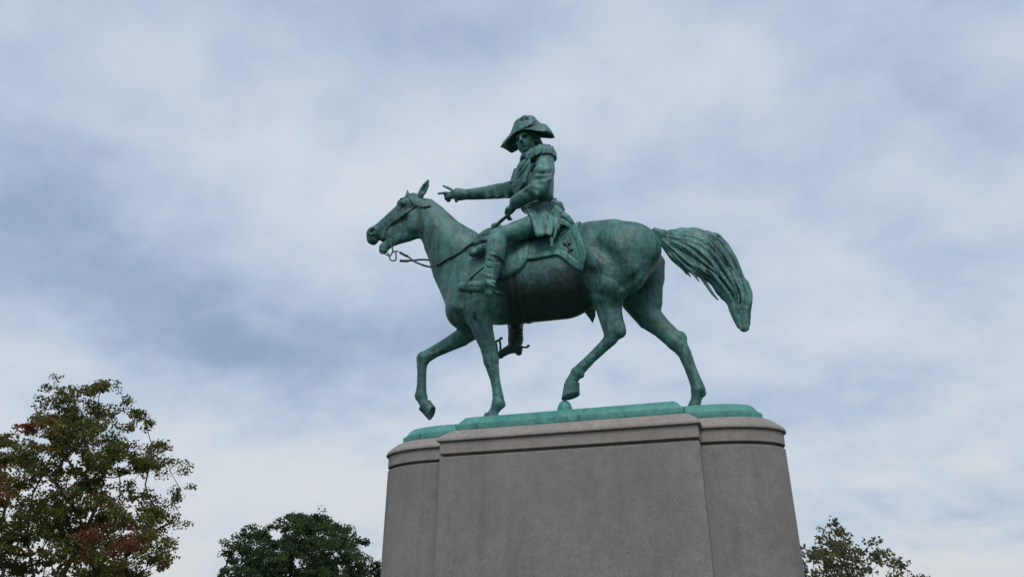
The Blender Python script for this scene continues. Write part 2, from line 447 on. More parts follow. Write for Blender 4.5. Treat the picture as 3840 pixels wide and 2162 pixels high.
# ---------- the sculpture, measured in metres: chains of (x, y, z, radius), flattening, blend, add or carve
HORSE = [["c",[[-1.1534,0.0,5.6912,0.4432],[-0.8903,0.0,5.6098,0.5481],[-0.4629,0.0,5.5811,0.534],[-0.0809,0.0,5.5616,0.521],[0.2811,0.0,5.6758,0.4981]],0.78,0.08,1],
 ["c",[[-1.2841,0.0,5.5951,0.2769],[-1.3221,0.0,5.3377,0.288]],1.05,0.09,1],
 ["c",[[-1.4114,0.0,5.2562,0.1918],[-1.3185,0.0,5.1897,0.1908]],1.5,0.08,1],
 ["c",[[-0.8921,0.0,5.9029,0.3294],[-0.2824,0.0,5.8703,0.2893],[0.2049,0.0,5.8915,0.309]],0.9,0.1,1],
 ["c",[[0.3583,0.0,5.8869,0.3611],[0.5779,0.0,5.8906,0.3522],[0.7909,0.0,5.832,0.3096]],1.12,0.1,1],
 ["c",[[0.9087,-0.16,5.7441,0.2576]],1.0,0.1,1],
 ["c",[[0.8111,0.2,5.8764,0.2822]],1.0,0.1,1],
 ["c",[[0.5506,-0.2,5.5993,0.3544],[0.7005,-0.2,5.6667,0.3603]],1.0,0.16,1],
 ["c",[[0.7696,-0.22,5.6826,0.3783],[0.6689,-0.27,5.4617,0.3486],[0.5676,-0.29,5.2931,0.2582],[0.4916,-0.28,5.1527,0.1695]],0.8,0.08,1],
 ["c",[[0.4481,-0.29,5.4667,0.1338],[0.457,-0.31,5.2996,0.1388]],0.8,0.14,1],
 ["c",[[0.4916,-0.28,5.1527,0.1632],[0.5076,-0.25,4.9625,0.131],[0.5361,-0.24,4.8223,0.124],[0.5563,-0.23,4.7111,0.1172]],0.72,0.04,1],
 ["c",[[0.6257,-0.23,4.7295,0.0585],[0.6473,-0.23,4.6745,0.043]],0.9,0.05,1],
 ["c",[[0.6457,-0.26,5.0898,0.0437],[0.6407,-0.25,4.9259,0.0279],[0.6488,-0.23,4.7005,0.0369]],0.9,0.05,1],
 ["c",[[0.5189,-0.23,4.6111,0.0789],[0.4379,-0.23,4.539,0.0674],[0.2814,-0.22,4.4112,0.0598],[0.1515,-0.21,4.3007,0.0661],[0.1047,-0.21,4.2654,0.0636]],0.82,0.03,1],
 ["c",[[0.1363,-0.21,4.2425,0.0457],[0.1612,-0.21,4.2164,0.0279]],0.9,0.03,1],
 ["c",[[0.0977,-0.21,4.2528,0.0585],[0.0333,-0.2,4.1496,0.0736]],0.85,0.03,1],
 ["c",[[0.9348,0.2,5.7314,0.1863],[0.9475,0.25,5.4593,0.1783],[0.9546,0.26,5.2188,0.1439]],0.75,0.08,1],
 ["c",[[1.0886,0.3,5.7551,0.0776],[1.04,0.3,5.5556,0.093]],0.8,0.08,1],
 ["c",[[0.7915,0.26,5.2726,0.1976],[0.9226,0.26,5.0222,0.1585],[1.064,0.25,4.8587,0.122],[1.2072,0.24,4.6847,0.1126]],0.72,0.05,1],
 ["c",[[1.29,0.24,4.7451,0.034],[1.3086,0.24,4.7082,0.0313]],0.9,0.05,1],
 ["c",[[1.2252,0.24,4.6688,0.1072],[1.3033,0.24,4.5092,0.0777],[1.3436,0.24,4.3563,0.068],[1.3876,0.23,4.1892,0.0686],[1.4169,0.23,4.0685,0.0783]],0.82,0.03,1],
 ["c",[[1.4321,0.23,4.0346,0.0554],[1.4665,0.23,4.0096,0.0302]],0.9,0.03,1],
 ["c",[[1.4082,0.23,4.0432,0.0694],[1.3799,0.23,3.942,0.0603],[1.3481,0.23,3.8674,0.0689]],0.9,0.03,1],
 ["c",[[-1.0335,-0.12,5.8873,0.3098],[-1.1246,-0.2,5.4708,0.33],[-1.0628,-0.25,5.2065,0.2448]],0.7,0.14,1],
 ["c",[[-1.078,-0.26,5.2131,0.1752],[-1.0747,-0.26,5.029,0.152],[-1.031,-0.25,4.8683,0.1267],[-0.9814,-0.23,4.6916,0.099],[-0.9437,-0.21,4.5117,0.0876]],0.8,0.05,1],
 ["c",[[-0.9437,-0.21,4.5117,0.0876],[-0.922,-0.2,4.3948,0.0766],[-0.8972,-0.2,4.2867,0.0604],[-0.876,-0.19,4.1682,0.0588],[-0.8605,-0.18,4.0486,0.0676],[-0.8573,-0.18,3.9817,0.0713]],0.85,0.03,1],
 ["c",[[-0.8367,-0.18,3.98,0.0544],[-0.7957,-0.18,3.9607,0.0259]],0.9,0.03,1],
 ["c",[[-0.86,-0.18,3.9819,0.0674],[-0.9111,-0.18,3.8867,0.0569],[-0.958,-0.18,3.8114,0.071]],0.9,0.03,1],
 ["c",[[-1.3265,0.2,5.1625,0.1864],[-1.5068,0.24,5.0288,0.1237],[-1.709,0.25,4.9474,0.0981],[-1.8853,0.25,4.8776,0.0839],[-2.0308,0.25,4.8058,0.0869]],0.8,0.05,1],
 ["c",[[-2.0522,0.25,4.7928,0.0869],[-2.0604,0.25,4.7103,0.0722],[-2.0588,0.25,4.6198,0.0618],[-2.0533,0.25,4.4554,0.0614],[-2.0532,0.25,4.3376,0.071],[-2.0574,0.25,4.3,0.0738]],0.85,0.03,1],
 ["c",[[-2.0273,0.25,4.2843,0.0538],[-1.9943,0.25,4.2698,0.0283]],0.9,0.03,1],
 ["c",[[-2.0571,0.25,4.2941,0.0681],[-2.0189,0.25,4.2109,0.0621],[-1.9668,0.25,4.1489,0.0703]],0.88,0.03,1],
 ["c",[[-1.952,0.0,6.6839,0.2062],[-1.7454,0.0,6.3856,0.2606],[-1.5239,0.0,6.1339,0.3277],[-1.3047,0.0,5.8467,0.378]],0.62,0.08,1],
 ["c",[[-1.988,0.0,6.927,0.1265],[-1.8296,0.0,6.7977,0.0959],[-1.5831,0.0,6.5273,0.0942],[-1.1913,0.0,6.1547,0.1484],[-0.8924,0.0,5.9609,0.2155]],0.55,0.09,1],
 ["c",[[-1.8063,0.0,6.2571,0.1227],[-1.6829,0.0,5.8811,0.1629],[-1.4928,0.0,5.5092,0.1804]],0.75,0.09,1],
 ["c",[[-2.159,0.0,6.9937,0.1303],[-2.0968,0.0,6.933,0.1211],[-1.9848,0.0,6.8026,0.1201]],0.85,0.06,1],
 ["c",[[-2.2488,-0.01,6.9852,0.1282],[-2.3924,-0.02,6.8863,0.1216],[-2.5291,-0.04,6.7627,0.1126],[-2.6426,-0.06,6.658,0.1058],[-2.7261,-0.07,6.6005,0.1036]],0.8,0.05,1],
 ["c",[[-2.1451,0.0,6.744,0.1505],[-2.1652,0.0,6.6863,0.1448]],0.72,0.05,1],
 ["c",[[-2.1173,-0.1,6.638,0.1188]],0.35,0.03,1],
 ["c",[[-2.1127,0.0,6.5805,0.1174],[-2.2445,-0.01,6.5243,0.1014],[-2.3722,-0.03,6.4744,0.0801],[-2.499,-0.05,6.4124,0.0619],[-2.5728,-0.06,6.3651,0.0789],[-2.5839,-0.06,6.3251,0.0681]],0.7,0.05,1],
 ["c",[[-2.3633,-0.02,6.6232,0.1182],[-2.514,-0.04,6.5524,0.0966],[-2.5786,-0.05,6.5334,0.0805]],0.75,0.06,1],
 ["c",[[-2.7785,-0.07,6.5979,0.0756],[-2.7689,-0.07,6.5112,0.0754]],0.95,0.05,1],
 ["c",[[-2.7417,-0.07,6.4706,0.043]],1.1,0.04,1],
 ["c",[[-2.6997,-0.07,6.3918,0.0364],[-2.6427,-0.07,6.419,0.0278],[-2.5682,-0.06,6.4604,0.015]],6,0.015,-1],
 ["c",[[-2.7196,-0.14,6.6379,0.0258],[-2.7691,-0.15,6.608,0.0215],[-2.7802,-0.15,6.5697,0.0193],[-2.7281,-0.155,6.5467,0.0192]],0.9,0.04,1],
 ["c",[[-2.717,-0.18,6.5962,0.0289],[-2.7382,-0.18,6.5658,0.0256]],1.5,0.012,-1],
 ["c",[[-2.3618,-0.09,7.0144,0.0434],[-2.287,-0.11,7.0111,0.0432]],0.9,0.05,1],
 ["c",[[-2.2848,-0.165,6.9181,0.0428]],0.8,0.03,-1],
 ["c",[[-2.3076,-0.128,6.9488,0.0291]],0.8,0.01,1],
 ["c",[[-2.3421,-0.15,6.9674,0.0129],[-2.2952,-0.158,6.9745,0.0161],[-2.2427,-0.15,6.94,0.0118]],0.9,0.025,1],
 ["c",[[-2.249,-0.115,6.8164,0.0321],[-2.399,-0.11,6.7406,0.0193]],0.7,0.08,1],
 ["c",[[-2.2863,0.0,7.1358,0.0482],[-2.2028,0.0,7.1371,0.0481],[-2.1195,-0.02,7.0818,0.05]],1.3,0.04,1],
 ["c",[[-2.2033,-0.19,6.6411,0.019],[-2.1914,-0.19,6.5434,0.021],[-2.1266,-0.18,6.4371,0.0188]],0.7,0.06,-1],
 ["c",[[-1.6436,-0.24,6.1354,0.049],[-1.4294,-0.32,5.7395,0.0544],[-1.3203,-0.37,5.4254,0.0599]],0.7,0.07,-1],
 ["c",[[-1.2585,-0.34,5.7434,0.0473],[-1.2963,-0.36,5.4446,0.06],[-1.3325,-0.36,5.2326,0.0463]],0.7,0.12,1],
 ["c",[[0.1153,-0.32,5.0653,0.0567],[0.3003,-0.41,5.1751,0.0562],[0.3548,-0.45,5.3562,0.0376]],0.8,0.11,-1],
 ["c",[[1.0602,-0.4,5.3811,0.0246],[0.901,-0.42,5.2589,0.0276],[0.7408,-0.42,5.1628,0.0246]],0.7,0.06,-1],
 ["c",[[0.4701,-0.5,5.7001,0.0441],[0.6238,-0.53,5.4879,0.0434],[0.7137,-0.5,5.2498,0.0276]],0.7,0.12,-1],
 ["c",[[-0.7173,-0.36,5.1898,0.0453],[-0.7806,-0.32,5.0037,0.0452],[-0.8614,-0.28,4.9068,0.0453]],0.8,0.07,-1],
 ["c",[[-0.9945,-0.37,4.7296,0.0132],[-0.9363,-0.33,4.5694,0.0132],[-0.9204,-0.3,4.4669,0.0105]],0.8,0.04,-1],
 ["c",[[0.5342,-0.36,4.6711,0.0151],[0.6096,-0.36,4.7702,0.0151],[0.6188,-0.37,4.9014,0.0127]],0.8,0.04,-1],
 ["c",[[-0.955,-0.27,4.3972,0.0079],[-0.9318,-0.245,4.2931,0.0092],[-0.9135,-0.23,4.1737,0.0091],[-0.8976,-0.225,4.0664,0.0078]],0.9,0.03,-1],
 ["c",[[-0.8579,-0.25,4.4213,0.0118],[-0.8441,-0.235,4.315,0.0118],[-0.8231,-0.225,4.1805,0.0117],[-0.8008,-0.22,4.0594,0.0116]],0.9,0.02,1],
 ["c",[[-1.1049,-0.355,5.033,0.0094],[-1.0537,-0.355,4.8975,0.0107],[-0.9921,-0.33,4.7432,0.0093]],0.8,0.05,-1],
 ["c",[[-0.9352,-0.36,5.054,0.0121],[-0.91,-0.345,4.8845,0.012],[-0.8961,-0.315,4.7378,0.0093]],0.8,0.05,-1],
 ["c",[[0.3943,-0.295,4.4284,0.0088],[0.2831,-0.275,4.3271,0.0088],[0.1872,-0.26,4.2621,0.0076]],0.8,0.03,-1],
 ["c",[[1.3912,0.18,4.467,0.009],[1.4261,0.17,4.3264,0.0089],[1.4577,0.165,4.1768,0.0088]],0.8,0.03,-1],
 ["c",[[1.1069,0.1,4.9111,0.0131],[1.1835,0.13,4.7874,0.013],[1.2727,0.15,4.6601,0.0103]],0.8,0.05,-1],
 ["c",[[-1.6693,0.15,4.9697,0.0114],[-1.7985,0.17,4.9071,0.0115],[-1.9094,0.18,4.8615,0.0115]],0.8,0.04,-1],
 ["c",[[-0.583,-0.41,5.0832,0.0256],[-0.3185,-0.41,4.9988,0.0284],[-0.0581,-0.41,5.0005,0.0282],[0.1717,-0.42,5.0859,0.0249]],0.7,0.05,-1]]
EAR = [["c",[[-2.0785,-0.06,7.0893,0.0476],[-2.0409,-0.06,7.1577,0.0563],[-2.0035,-0.06,7.2327,0.0499],[-1.974,-0.06,7.3032,0.0239],[-1.9674,-0.06,7.3375,0.0065]],0.8,0.02,1],
 ["c",[[-2.0396,-0.115,7.082,0.0172],[-2.0087,-0.105,7.1446,0.0367],[-1.9786,-0.1,7.2235,0.0324],[-1.96,-0.09,7.2827,0.0108]],1.1,0.01,-1]]
EAR2 = [["c",[[-2.3425,0.1,7.2026,0.0288],[-2.3521,0.1,7.2621,0.0267],[-2.3603,0.1,7.3152,0.0111],[-2.3638,0.1,7.3339,0.0045]],0.9,0.02,1]]
TAIL = [["c",[[1.1188,0.0,6.0142,0.021],[1.2113,0.0,5.965,0.065],[1.3062,0.0,5.9142,0.1206],[1.4193,0.0,5.8565,0.183],[1.5276,0.0,5.7897,0.2306],[1.596,0.0,5.7224,0.2385],[1.6453,0.0,5.6561,0.2284],[1.6987,0.0,5.5788,0.219],[1.7509,0.0,5.4974,0.2097],[1.7946,0.0,5.4298,0.2013],[1.8297,0.0,5.3758,0.1925],[1.8609,0.0,5.3249,0.1873],[1.8856,0.0,5.2664,0.1858],[1.9074,0.0,5.2089,0.1854],[1.9341,0.0,5.1481,0.1748],[1.9612,0.0,5.0789,0.1489],[1.9764,0.0,5.015,0.1249],[1.9762,0.0,4.9592,0.1108],[1.9708,0.0,4.9068,0.0966],[1.9742,0.0,4.8523,0.0832],[1.9827,0.0,4.7961,0.0741],[1.9867,0.0,4.7444,0.0639]],0.44,0.03,1],
 ["c",[[1.1441,0.0,5.9577,0.0288],[1.2122,0.0,5.8368,0.0442],[1.3083,0.0,5.6844,0.0644],[1.3996,0.0,5.5709,0.0614],[1.4908,0.0,5.4729,0.0508],[1.6063,0.0,5.3867,0.0454]],0.7,0.03,1],
 ["c",[[2.0691,0.0,5.1993,0.0419],[2.0873,0.0,5.076,0.0514],[2.0723,0.0,4.9717,0.0512],[2.0428,0.0,4.844,0.0436],[2.0266,0.0,4.729,0.0386]],0.8,0.03,1],
 ["c",[[1.9166,0.0,5.22,0.1189],[1.9827,0.0,5.0497,0.1275],[1.979,0.0,4.9175,0.1072],[1.9837,0.0,4.799,0.0848],[1.9937,0.0,4.707,0.0627],[2.0049,0.0,4.6644,0.0481]],0.55,0.03,1],
 ["c",[[1.1603,-0.0232,6.0161,0.0053],[1.4068,-0.0342,5.9571,0.0091],[1.6923,-0.0452,5.9169,0.0136],[1.8506,-0.0521,5.8416,0.0151],[1.9333,-0.0533,5.7054,0.0153],[2.002,-0.0546,5.5236,0.0155],[2.0358,-0.0559,5.3689,0.0157],[2.0608,-0.0571,5.2233,0.0158],[2.086,-0.0584,5.1108,0.0155],[2.0977,-0.0545,5.0214,0.0152],[2.0836,-0.0503,4.9405,0.0142],[2.0557,-0.0461,4.8615,0.011],[2.0508,-0.0418,4.765,0.0075],[2.0364,-0.0376,4.6828,0.0045]],0.8,0.018,1],
 ["c",[[1.2384,-0.0331,5.9876,0.0057],[1.4363,-0.0455,5.9359,0.0093],[1.6658,-0.0576,5.8961,0.0135],[1.8066,-0.0656,5.8332,0.015],[1.8781,-0.0654,5.742,0.0152],[1.9508,-0.0644,5.5999,0.0154],[2.0007,-0.0628,5.4659,0.0155],[2.0313,-0.0607,5.3453,0.0157],[2.056,-0.0585,5.2274,0.0157],[2.0796,-0.0568,5.1311,0.0155],[2.0973,-0.0535,5.0547,0.0145],[2.0934,-0.05,4.9849,0.0113],[2.0747,-0.0476,4.9191,0.0082],[2.0515,-0.0469,4.851,0.0051]],0.8,0.018,1],
 ["c",[[1.8442,-0.0972,5.6843,0.0069],[1.8935,-0.0987,5.5825,0.0097],[1.9322,-0.1005,5.4839,0.0127],[1.9566,-0.1026,5.3976,0.014],[1.9752,-0.1051,5.319,0.0141],[1.9903,-0.1078,5.2413,0.0142],[2.0021,-0.1107,5.1698,0.0141],[2.0157,-0.1139,5.1095,0.0139],[2.0288,-0.1121,5.0527,0.0138],[2.0344,-0.1093,4.9956,0.0136],[2.0303,-0.1062,4.9435,0.0128],[2.0169,-0.1029,4.895,0.01],[2.005,-0.0993,4.8463,0.0072],[2.0041,-0.0954,4.7925,0.0044]],0.8,0.018,1],
 ["c",[[1.3649,-0.058,5.9122,0.0067],[1.5564,-0.075,5.8501,0.0107],[1.6923,-0.0902,5.7718,0.014],[1.7576,-0.0928,5.684,0.0156],[1.8226,-0.0956,5.5608,0.0157],[1.8734,-0.0986,5.4395,0.0159],[1.9054,-0.1015,5.3417,0.0161],[1.9318,-0.1044,5.251,0.0162],[1.9525,-0.1072,5.1642,0.016],[1.9793,-0.1061,5.0852,0.0158],[2.0015,-0.0995,5.002,0.0148],[2.0028,-0.0927,4.9301,0.0115],[1.9927,-0.0857,4.8641,0.0083],[1.9977,-0.0785,4.7922,0.005]],0.8,0.018,1],
 ["c",[[1.6754,-0.1072,5.7453,0.0101],[1.7294,-0.1094,5.67,0.0144],[1.7861,-0.1117,5.5717,0.0187],[1.8376,-0.1138,5.4661,0.0207],[1.875,-0.1157,5.3787,0.0209],[1.9057,-0.1176,5.3042,0.0212],[1.9321,-0.1192,5.2268,0.0212],[1.9553,-0.1207,5.1532,0.0209],[1.9835,-0.1191,5.0848,0.0207],[2.008,-0.1127,5.0132,0.0204],[2.0166,-0.1062,4.9495,0.0192],[2.0099,-0.0996,4.8927,0.015],[2.0048,-0.0931,4.8355,0.0107],[2.0108,-0.0867,4.7716,0.0065]],0.8,0.018,1],
 ["c",[[1.3338,-0.0658,5.8927,0.0083],[1.5274,-0.0856,5.8114,0.0134],[1.6609,-0.0994,5.7208,0.0175],[1.7414,-0.1013,5.6222,0.0194],[1.8194,-0.1033,5.4895,0.0196],[1.8733,-0.1055,5.3767,0.0199],[1.9117,-0.108,5.2811,0.0202],[1.9392,-0.1106,5.183,0.0199],[1.9692,-0.1106,5.0949,0.0196],[1.9955,-0.1032,5.002,0.0193],[1.9954,-0.0958,4.9221,0.0181],[1.9853,-0.0882,4.8483,0.0139],[1.9934,-0.0805,4.7677,0.0097],[1.996,-0.0726,4.6949,0.0058]],0.8,0.018,1],
 ["c",[[1.6387,-0.0978,5.6575,0.0058],[1.6914,-0.0995,5.5765,0.0083],[1.7434,-0.1013,5.4816,0.0108],[1.7854,-0.1029,5.3994,0.0119],[1.8161,-0.1044,5.3357,0.0121],[1.8421,-0.1058,5.2791,0.0122],[1.8606,-0.1069,5.2168,0.0121],[1.8787,-0.1078,5.1553,0.0119],[1.9065,-0.1026,5.0857,0.0118],[1.9327,-0.0958,5.0098,0.0117],[1.9394,-0.0891,4.9461,0.011],[1.9347,-0.0825,4.8891,0.0086],[1.9399,-0.0761,4.8322,0.0061],[1.952,-0.07,4.7753,0.0037]],0.8,0.018,1],
 ["c",[[1.435,-0.0921,5.7903,0.0096],[1.5498,-0.1085,5.7046,0.0137],[1.6195,-0.1114,5.632,0.0179],[1.6846,-0.1134,5.5493,0.0199],[1.7475,-0.1153,5.4539,0.0201],[1.7967,-0.1172,5.3736,0.0203],[1.8344,-0.119,5.3103,0.0205],[1.8649,-0.1208,5.2441,0.0206],[1.8874,-0.1226,5.175,0.0203],[1.9154,-0.1215,5.1049,0.0201],[1.9465,-0.115,5.0249,0.0188],[1.9601,-0.1086,4.9538,0.0147],[1.9554,-0.1021,4.8924,0.0107],[1.9565,-0.0957,4.8319,0.0066]],0.8,0.018,1],
 ["c",[[1.3362,-0.0695,5.8174,0.0085],[1.4666,-0.0878,5.7048,0.0128],[1.5514,-0.095,5.6111,0.0168],[1.6284,-0.0977,5.5203,0.0186],[1.7068,-0.1005,5.4222,0.0188],[1.7704,-0.1035,5.3461,0.0191],[1.8239,-0.1065,5.2822,0.0193],[1.8654,-0.1096,5.202,0.0191],[1.9095,-0.1104,5.1172,0.0188],[1.9566,-0.1035,5.0211,0.0185],[1.975,-0.0964,4.9397,0.0173],[1.9728,-0.0891,4.8694,0.0135],[1.9826,-0.0816,4.7956,0.0094],[1.9919,-0.0741,4.7233,0.0057]],0.8,0.018,1],
 ["c",[[1.5529,-0.0933,5.5439,0.0104],[1.6063,-0.0948,5.4781,0.0148],[1.6583,-0.0962,5.4133,0.0193],[1.7024,-0.0974,5.3606,0.0214],[1.7396,-0.0986,5.3233,0.0216],[1.7723,-0.0996,5.2864,0.0218],[1.7975,-0.1007,5.2386,0.0216],[1.8204,-0.1018,5.1858,0.0214],[1.8524,-0.0998,5.1241,0.0212],[1.8903,-0.0952,5.0507,0.0209],[1.9154,-0.0909,4.9843,0.0197],[1.9221,-0.0867,4.9288,0.0154],[1.9249,-0.0827,4.8773,0.0112],[1.9362,-0.0789,4.826,0.0069]],0.8,0.018,1],
 ["c",[[1.5357,-0.0982,5.5004,0.0073],[1.5962,-0.1003,5.433,0.0104],[1.6528,-0.1021,5.3733,0.0135],[1.6991,-0.1036,5.3304,0.015],[1.7392,-0.105,5.2978,0.0152],[1.771,-0.1062,5.2519,0.0151],[1.7963,-0.1073,5.1973,0.015],[1.8311,-0.1057,5.1312,0.0148],[1.8746,-0.101,5.05,0.0146],[1.9024,-0.0964,4.9776,0.0144],[1.909,-0.0921,4.9175,0.0135],[1.9153,-0.0881,4.8613,0.0105],[1.9307,-0.0843,4.806,0.0074],[1.9463,-0.0807,4.752,0.0045]],0.8,0.018,1],
 ["c",[[1.1929,-0.0358,5.892,0.0064],[1.2846,-0.0502,5.7703,0.0105],[1.3863,-0.0645,5.6269,0.0142],[1.4664,-0.0665,5.5285,0.0159],[1.5503,-0.0688,5.439,0.0161],[1.6332,-0.0719,5.3628,0.0163],[1.7023,-0.0759,5.3199,0.0165],[1.7574,-0.0808,5.2592,0.0165],[1.8061,-0.0861,5.1732,0.0162],[1.8756,-0.0834,5.0577,0.0159],[1.9138,-0.08,4.9567,0.0149],[1.9231,-0.0757,4.8748,0.0116],[1.9449,-0.0706,4.7951,0.008],[1.9619,-0.0646,4.7202,0.0048]],0.8,0.018,1],
 ["c",[[1.3602,-0.0469,5.5866,0.0055],[1.3996,-0.0475,5.5375,0.0079],[1.4392,-0.0481,5.4945,0.0102],[1.4801,-0.0487,5.4529,0.0113],[1.5231,-0.0492,5.4132,0.0114],[1.5651,-0.0498,5.3785,0.0115],[1.6029,-0.0504,5.352,0.0116],[1.6373,-0.051,5.3377,0.0116],[1.6688,-0.0516,5.3244,0.0117],[1.6961,-0.0522,5.301,0.0118],[1.7169,-0.0527,5.2695,0.0111],[1.7374,-0.0533,5.2312,0.0087],[1.7648,-0.0529,5.184,0.0063],[1.802,-0.051,5.1238,0.004]],0.8,0.018,1],
 ["c",[[1.2191,-0.0216,6.0035,0.006],[1.4583,-0.0276,5.952,0.0102],[1.7289,-0.0335,5.9159,0.0148],[1.8587,-0.0366,5.8393,0.0165],[1.9381,-0.0373,5.703,0.0167],[2.0027,-0.038,5.5297,0.0169],[2.035,-0.0387,5.382,0.0171],[2.0593,-0.0394,5.2424,0.0172],[2.0789,-0.0424,5.1311,0.0168],[2.0891,-0.0441,5.0431,0.0166],[2.0763,-0.0444,4.9624,0.0155],[2.0478,-0.044,4.8863,0.0121],[2.037,-0.0426,4.7984,0.0084],[2.0307,-0.0403,4.713,0.005]],0.8,0.018,1],
 ["c",[[1.1405,-0.0305,6.0106,0.005],[1.3492,-0.0398,5.949,0.0086],[1.5901,-0.0491,5.8973,0.013],[1.7665,-0.0569,5.8268,0.0146],[1.8464,-0.0578,5.7234,0.0148],[1.923,-0.0588,5.5644,0.015],[1.9699,-0.0601,5.4226,0.0152],[1.9993,-0.0617,5.2968,0.0154],[2.0203,-0.0638,5.1799,0.0152],[2.0427,-0.0649,5.0882,0.015],[2.0493,-0.0629,5.0002,0.014],[2.0327,-0.0608,4.9215,0.0109],[2.0126,-0.0584,4.8435,0.0077],[2.0124,-0.0555,4.7562,0.0046]],0.8,0.018,1],
 ["c",[[1.2916,-0.0337,5.9535,0.0081],[1.5064,-0.0441,5.8911,0.0134],[1.7006,-0.0543,5.8183,0.0182],[1.7905,-0.055,5.7267,0.0203],[1.877,-0.0553,5.5856,0.0205],[1.9408,-0.0552,5.447,0.0208],[1.9827,-0.055,5.3264,0.021],[2.015,-0.0547,5.2068,0.0209],[2.0466,-0.054,5.11,0.0206],[2.0645,-0.0498,5.0217,0.0203],[2.0565,-0.0462,4.9427,0.019],[2.0341,-0.0432,4.8673,0.0147],[2.031,-0.0406,4.7789,0.0101],[2.0224,-0.0382,4.7001,0.0061]],0.8,0.018,1],
 ["c",[[1.3923,-0.0393,5.9006,0.009],[1.5746,-0.0498,5.8298,0.0141],[1.6805,-0.0564,5.7451,0.0184],[1.7465,-0.0578,5.648,0.0205],[1.8143,-0.0592,5.5219,0.0207],[1.8654,-0.0604,5.4138,0.021],[1.9042,-0.0616,5.325,0.0212],[1.9363,-0.0626,5.2326,0.0212],[1.9674,-0.0635,5.1473,0.0208],[2.0018,-0.0598,5.0614,0.0205],[2.0183,-0.0552,4.9803,0.0192],[2.012,-0.0507,4.9102,0.015],[2.008,-0.0461,4.839,0.0106],[2.0156,-0.0417,4.7608,0.0064]],0.8,0.018,1],
 ["c",[[1.7041,-0.0667,5.627,0.0097],[1.7615,-0.0679,5.523,0.0138],[1.8079,-0.0691,5.4289,0.018],[1.8402,-0.0702,5.3549,0.02],[1.8669,-0.0713,5.2888,0.0202],[1.8856,-0.0723,5.2186,0.02],[1.9057,-0.0732,5.1512,0.0197],[1.9344,-0.0694,5.0736,0.0195],[1.9538,-0.0655,4.9963,0.0192],[1.9521,-0.0617,4.9312,0.019],[1.9479,-0.0578,4.8699,0.0177],[1.9568,-0.054,4.8069,0.0134],[1.9665,-0.0504,4.7461,0.0094],[1.971,-0.0468,4.6913,0.0057]],0.8,0.018,1],
 ["c",[[1.3335,-0.0402,5.8752,0.0076],[1.484,-0.0504,5.7925,0.0119],[1.5918,-0.0577,5.7077,0.0155],[1.6641,-0.059,5.6274,0.0172],[1.7387,-0.0601,5.5248,0.0174],[1.8014,-0.0613,5.4276,0.0176],[1.8468,-0.0624,5.3504,0.0178],[1.8832,-0.0636,5.2748,0.018],[1.9098,-0.0647,5.1956,0.0177],[1.9406,-0.064,5.1177,0.0175],[1.9698,-0.0602,5.031,0.0164],[1.9762,-0.0563,4.9561,0.0127],[1.9669,-0.0523,4.8895,0.0092],[1.9704,-0.0484,4.8205,0.0056]],0.8,0.018,1],
 ["c",[[1.3849,-0.0463,5.8198,0.0059],[1.514,-0.0564,5.7267,0.0086],[1.5949,-0.0594,5.6474,0.0113],[1.6685,-0.0607,5.5602,0.0125],[1.7393,-0.062,5.461,0.0126],[1.7932,-0.0632,5.3803,0.0128],[1.8356,-0.0644,5.3157,0.0129],[1.8674,-0.0655,5.2417,0.0129],[1.8953,-0.0666,5.167,0.0127],[1.9323,-0.0635,5.0823,0.0125],[1.9582,-0.0595,4.9971,0.0117],[1.9584,-0.0556,4.9263,0.0092],[1.9574,-0.0518,4.8593,0.0065],[1.9696,-0.0479,4.7895,0.004]],0.8,0.018,1],
 ["c",[[1.4449,-0.06,5.6607,0.0065],[1.5009,-0.0601,5.5823,0.0093],[1.5571,-0.0603,5.5075,0.0121],[1.6168,-0.0606,5.4318,0.0135],[1.6708,-0.0611,5.3716,0.0136],[1.717,-0.0617,5.3336,0.0138],[1.7571,-0.0626,5.2916,0.0139],[1.7872,-0.0636,5.2347,0.0137],[1.8227,-0.064,5.1663,0.0135],[1.8716,-0.0614,5.0782,0.0133],[1.9051,-0.0588,4.9963,0.0125],[1.9122,-0.0561,4.9299,0.0098],[1.9185,-0.0532,4.8682,0.007],[1.9339,-0.0502,4.8077,0.0043]],0.8,0.018,1],
 ["c",[[1.2515,-0.0349,5.8403,0.0053],[1.321,-0.0404,5.7567,0.0082],[1.3881,-0.0459,5.6685,0.0107],[1.4409,-0.0479,5.5986,0.0119],[1.489,-0.0483,5.5399,0.012],[1.5392,-0.0487,5.4811,0.0121],[1.5907,-0.049,5.4238,0.0122],[1.6372,-0.0492,5.3767,0.0123],[1.6765,-0.0493,5.3462,0.0124],[1.7111,-0.0491,5.322,0.0126],[1.7383,-0.0487,5.2856,0.0119],[1.7584,-0.0479,5.2409,0.0093],[1.7843,-0.0461,5.1861,0.0068],[1.8233,-0.0421,5.1138,0.0043]],0.8,0.018,1],
 ["c",[[1.4223,-0.0404,5.5153,0.01],[1.4917,-0.0409,5.445,0.0143],[1.5637,-0.0415,5.3831,0.0187],[1.6259,-0.042,5.3456,0.0208],[1.679,-0.0426,5.3215,0.0211],[1.7178,-0.0432,5.2718,0.0209],[1.7572,-0.0437,5.2008,0.0206],[1.8234,-0.0447,5.0968,0.0203],[1.8705,-0.0453,5.0002,0.0199],[1.8844,-0.0453,4.9245,0.0197],[1.9019,-0.0446,4.855,0.0181],[1.9249,-0.0434,4.7894,0.0136],[1.9414,-0.0415,4.7275,0.0094],[1.9542,-0.0392,4.6686,0.0057]],0.8,0.018,1],
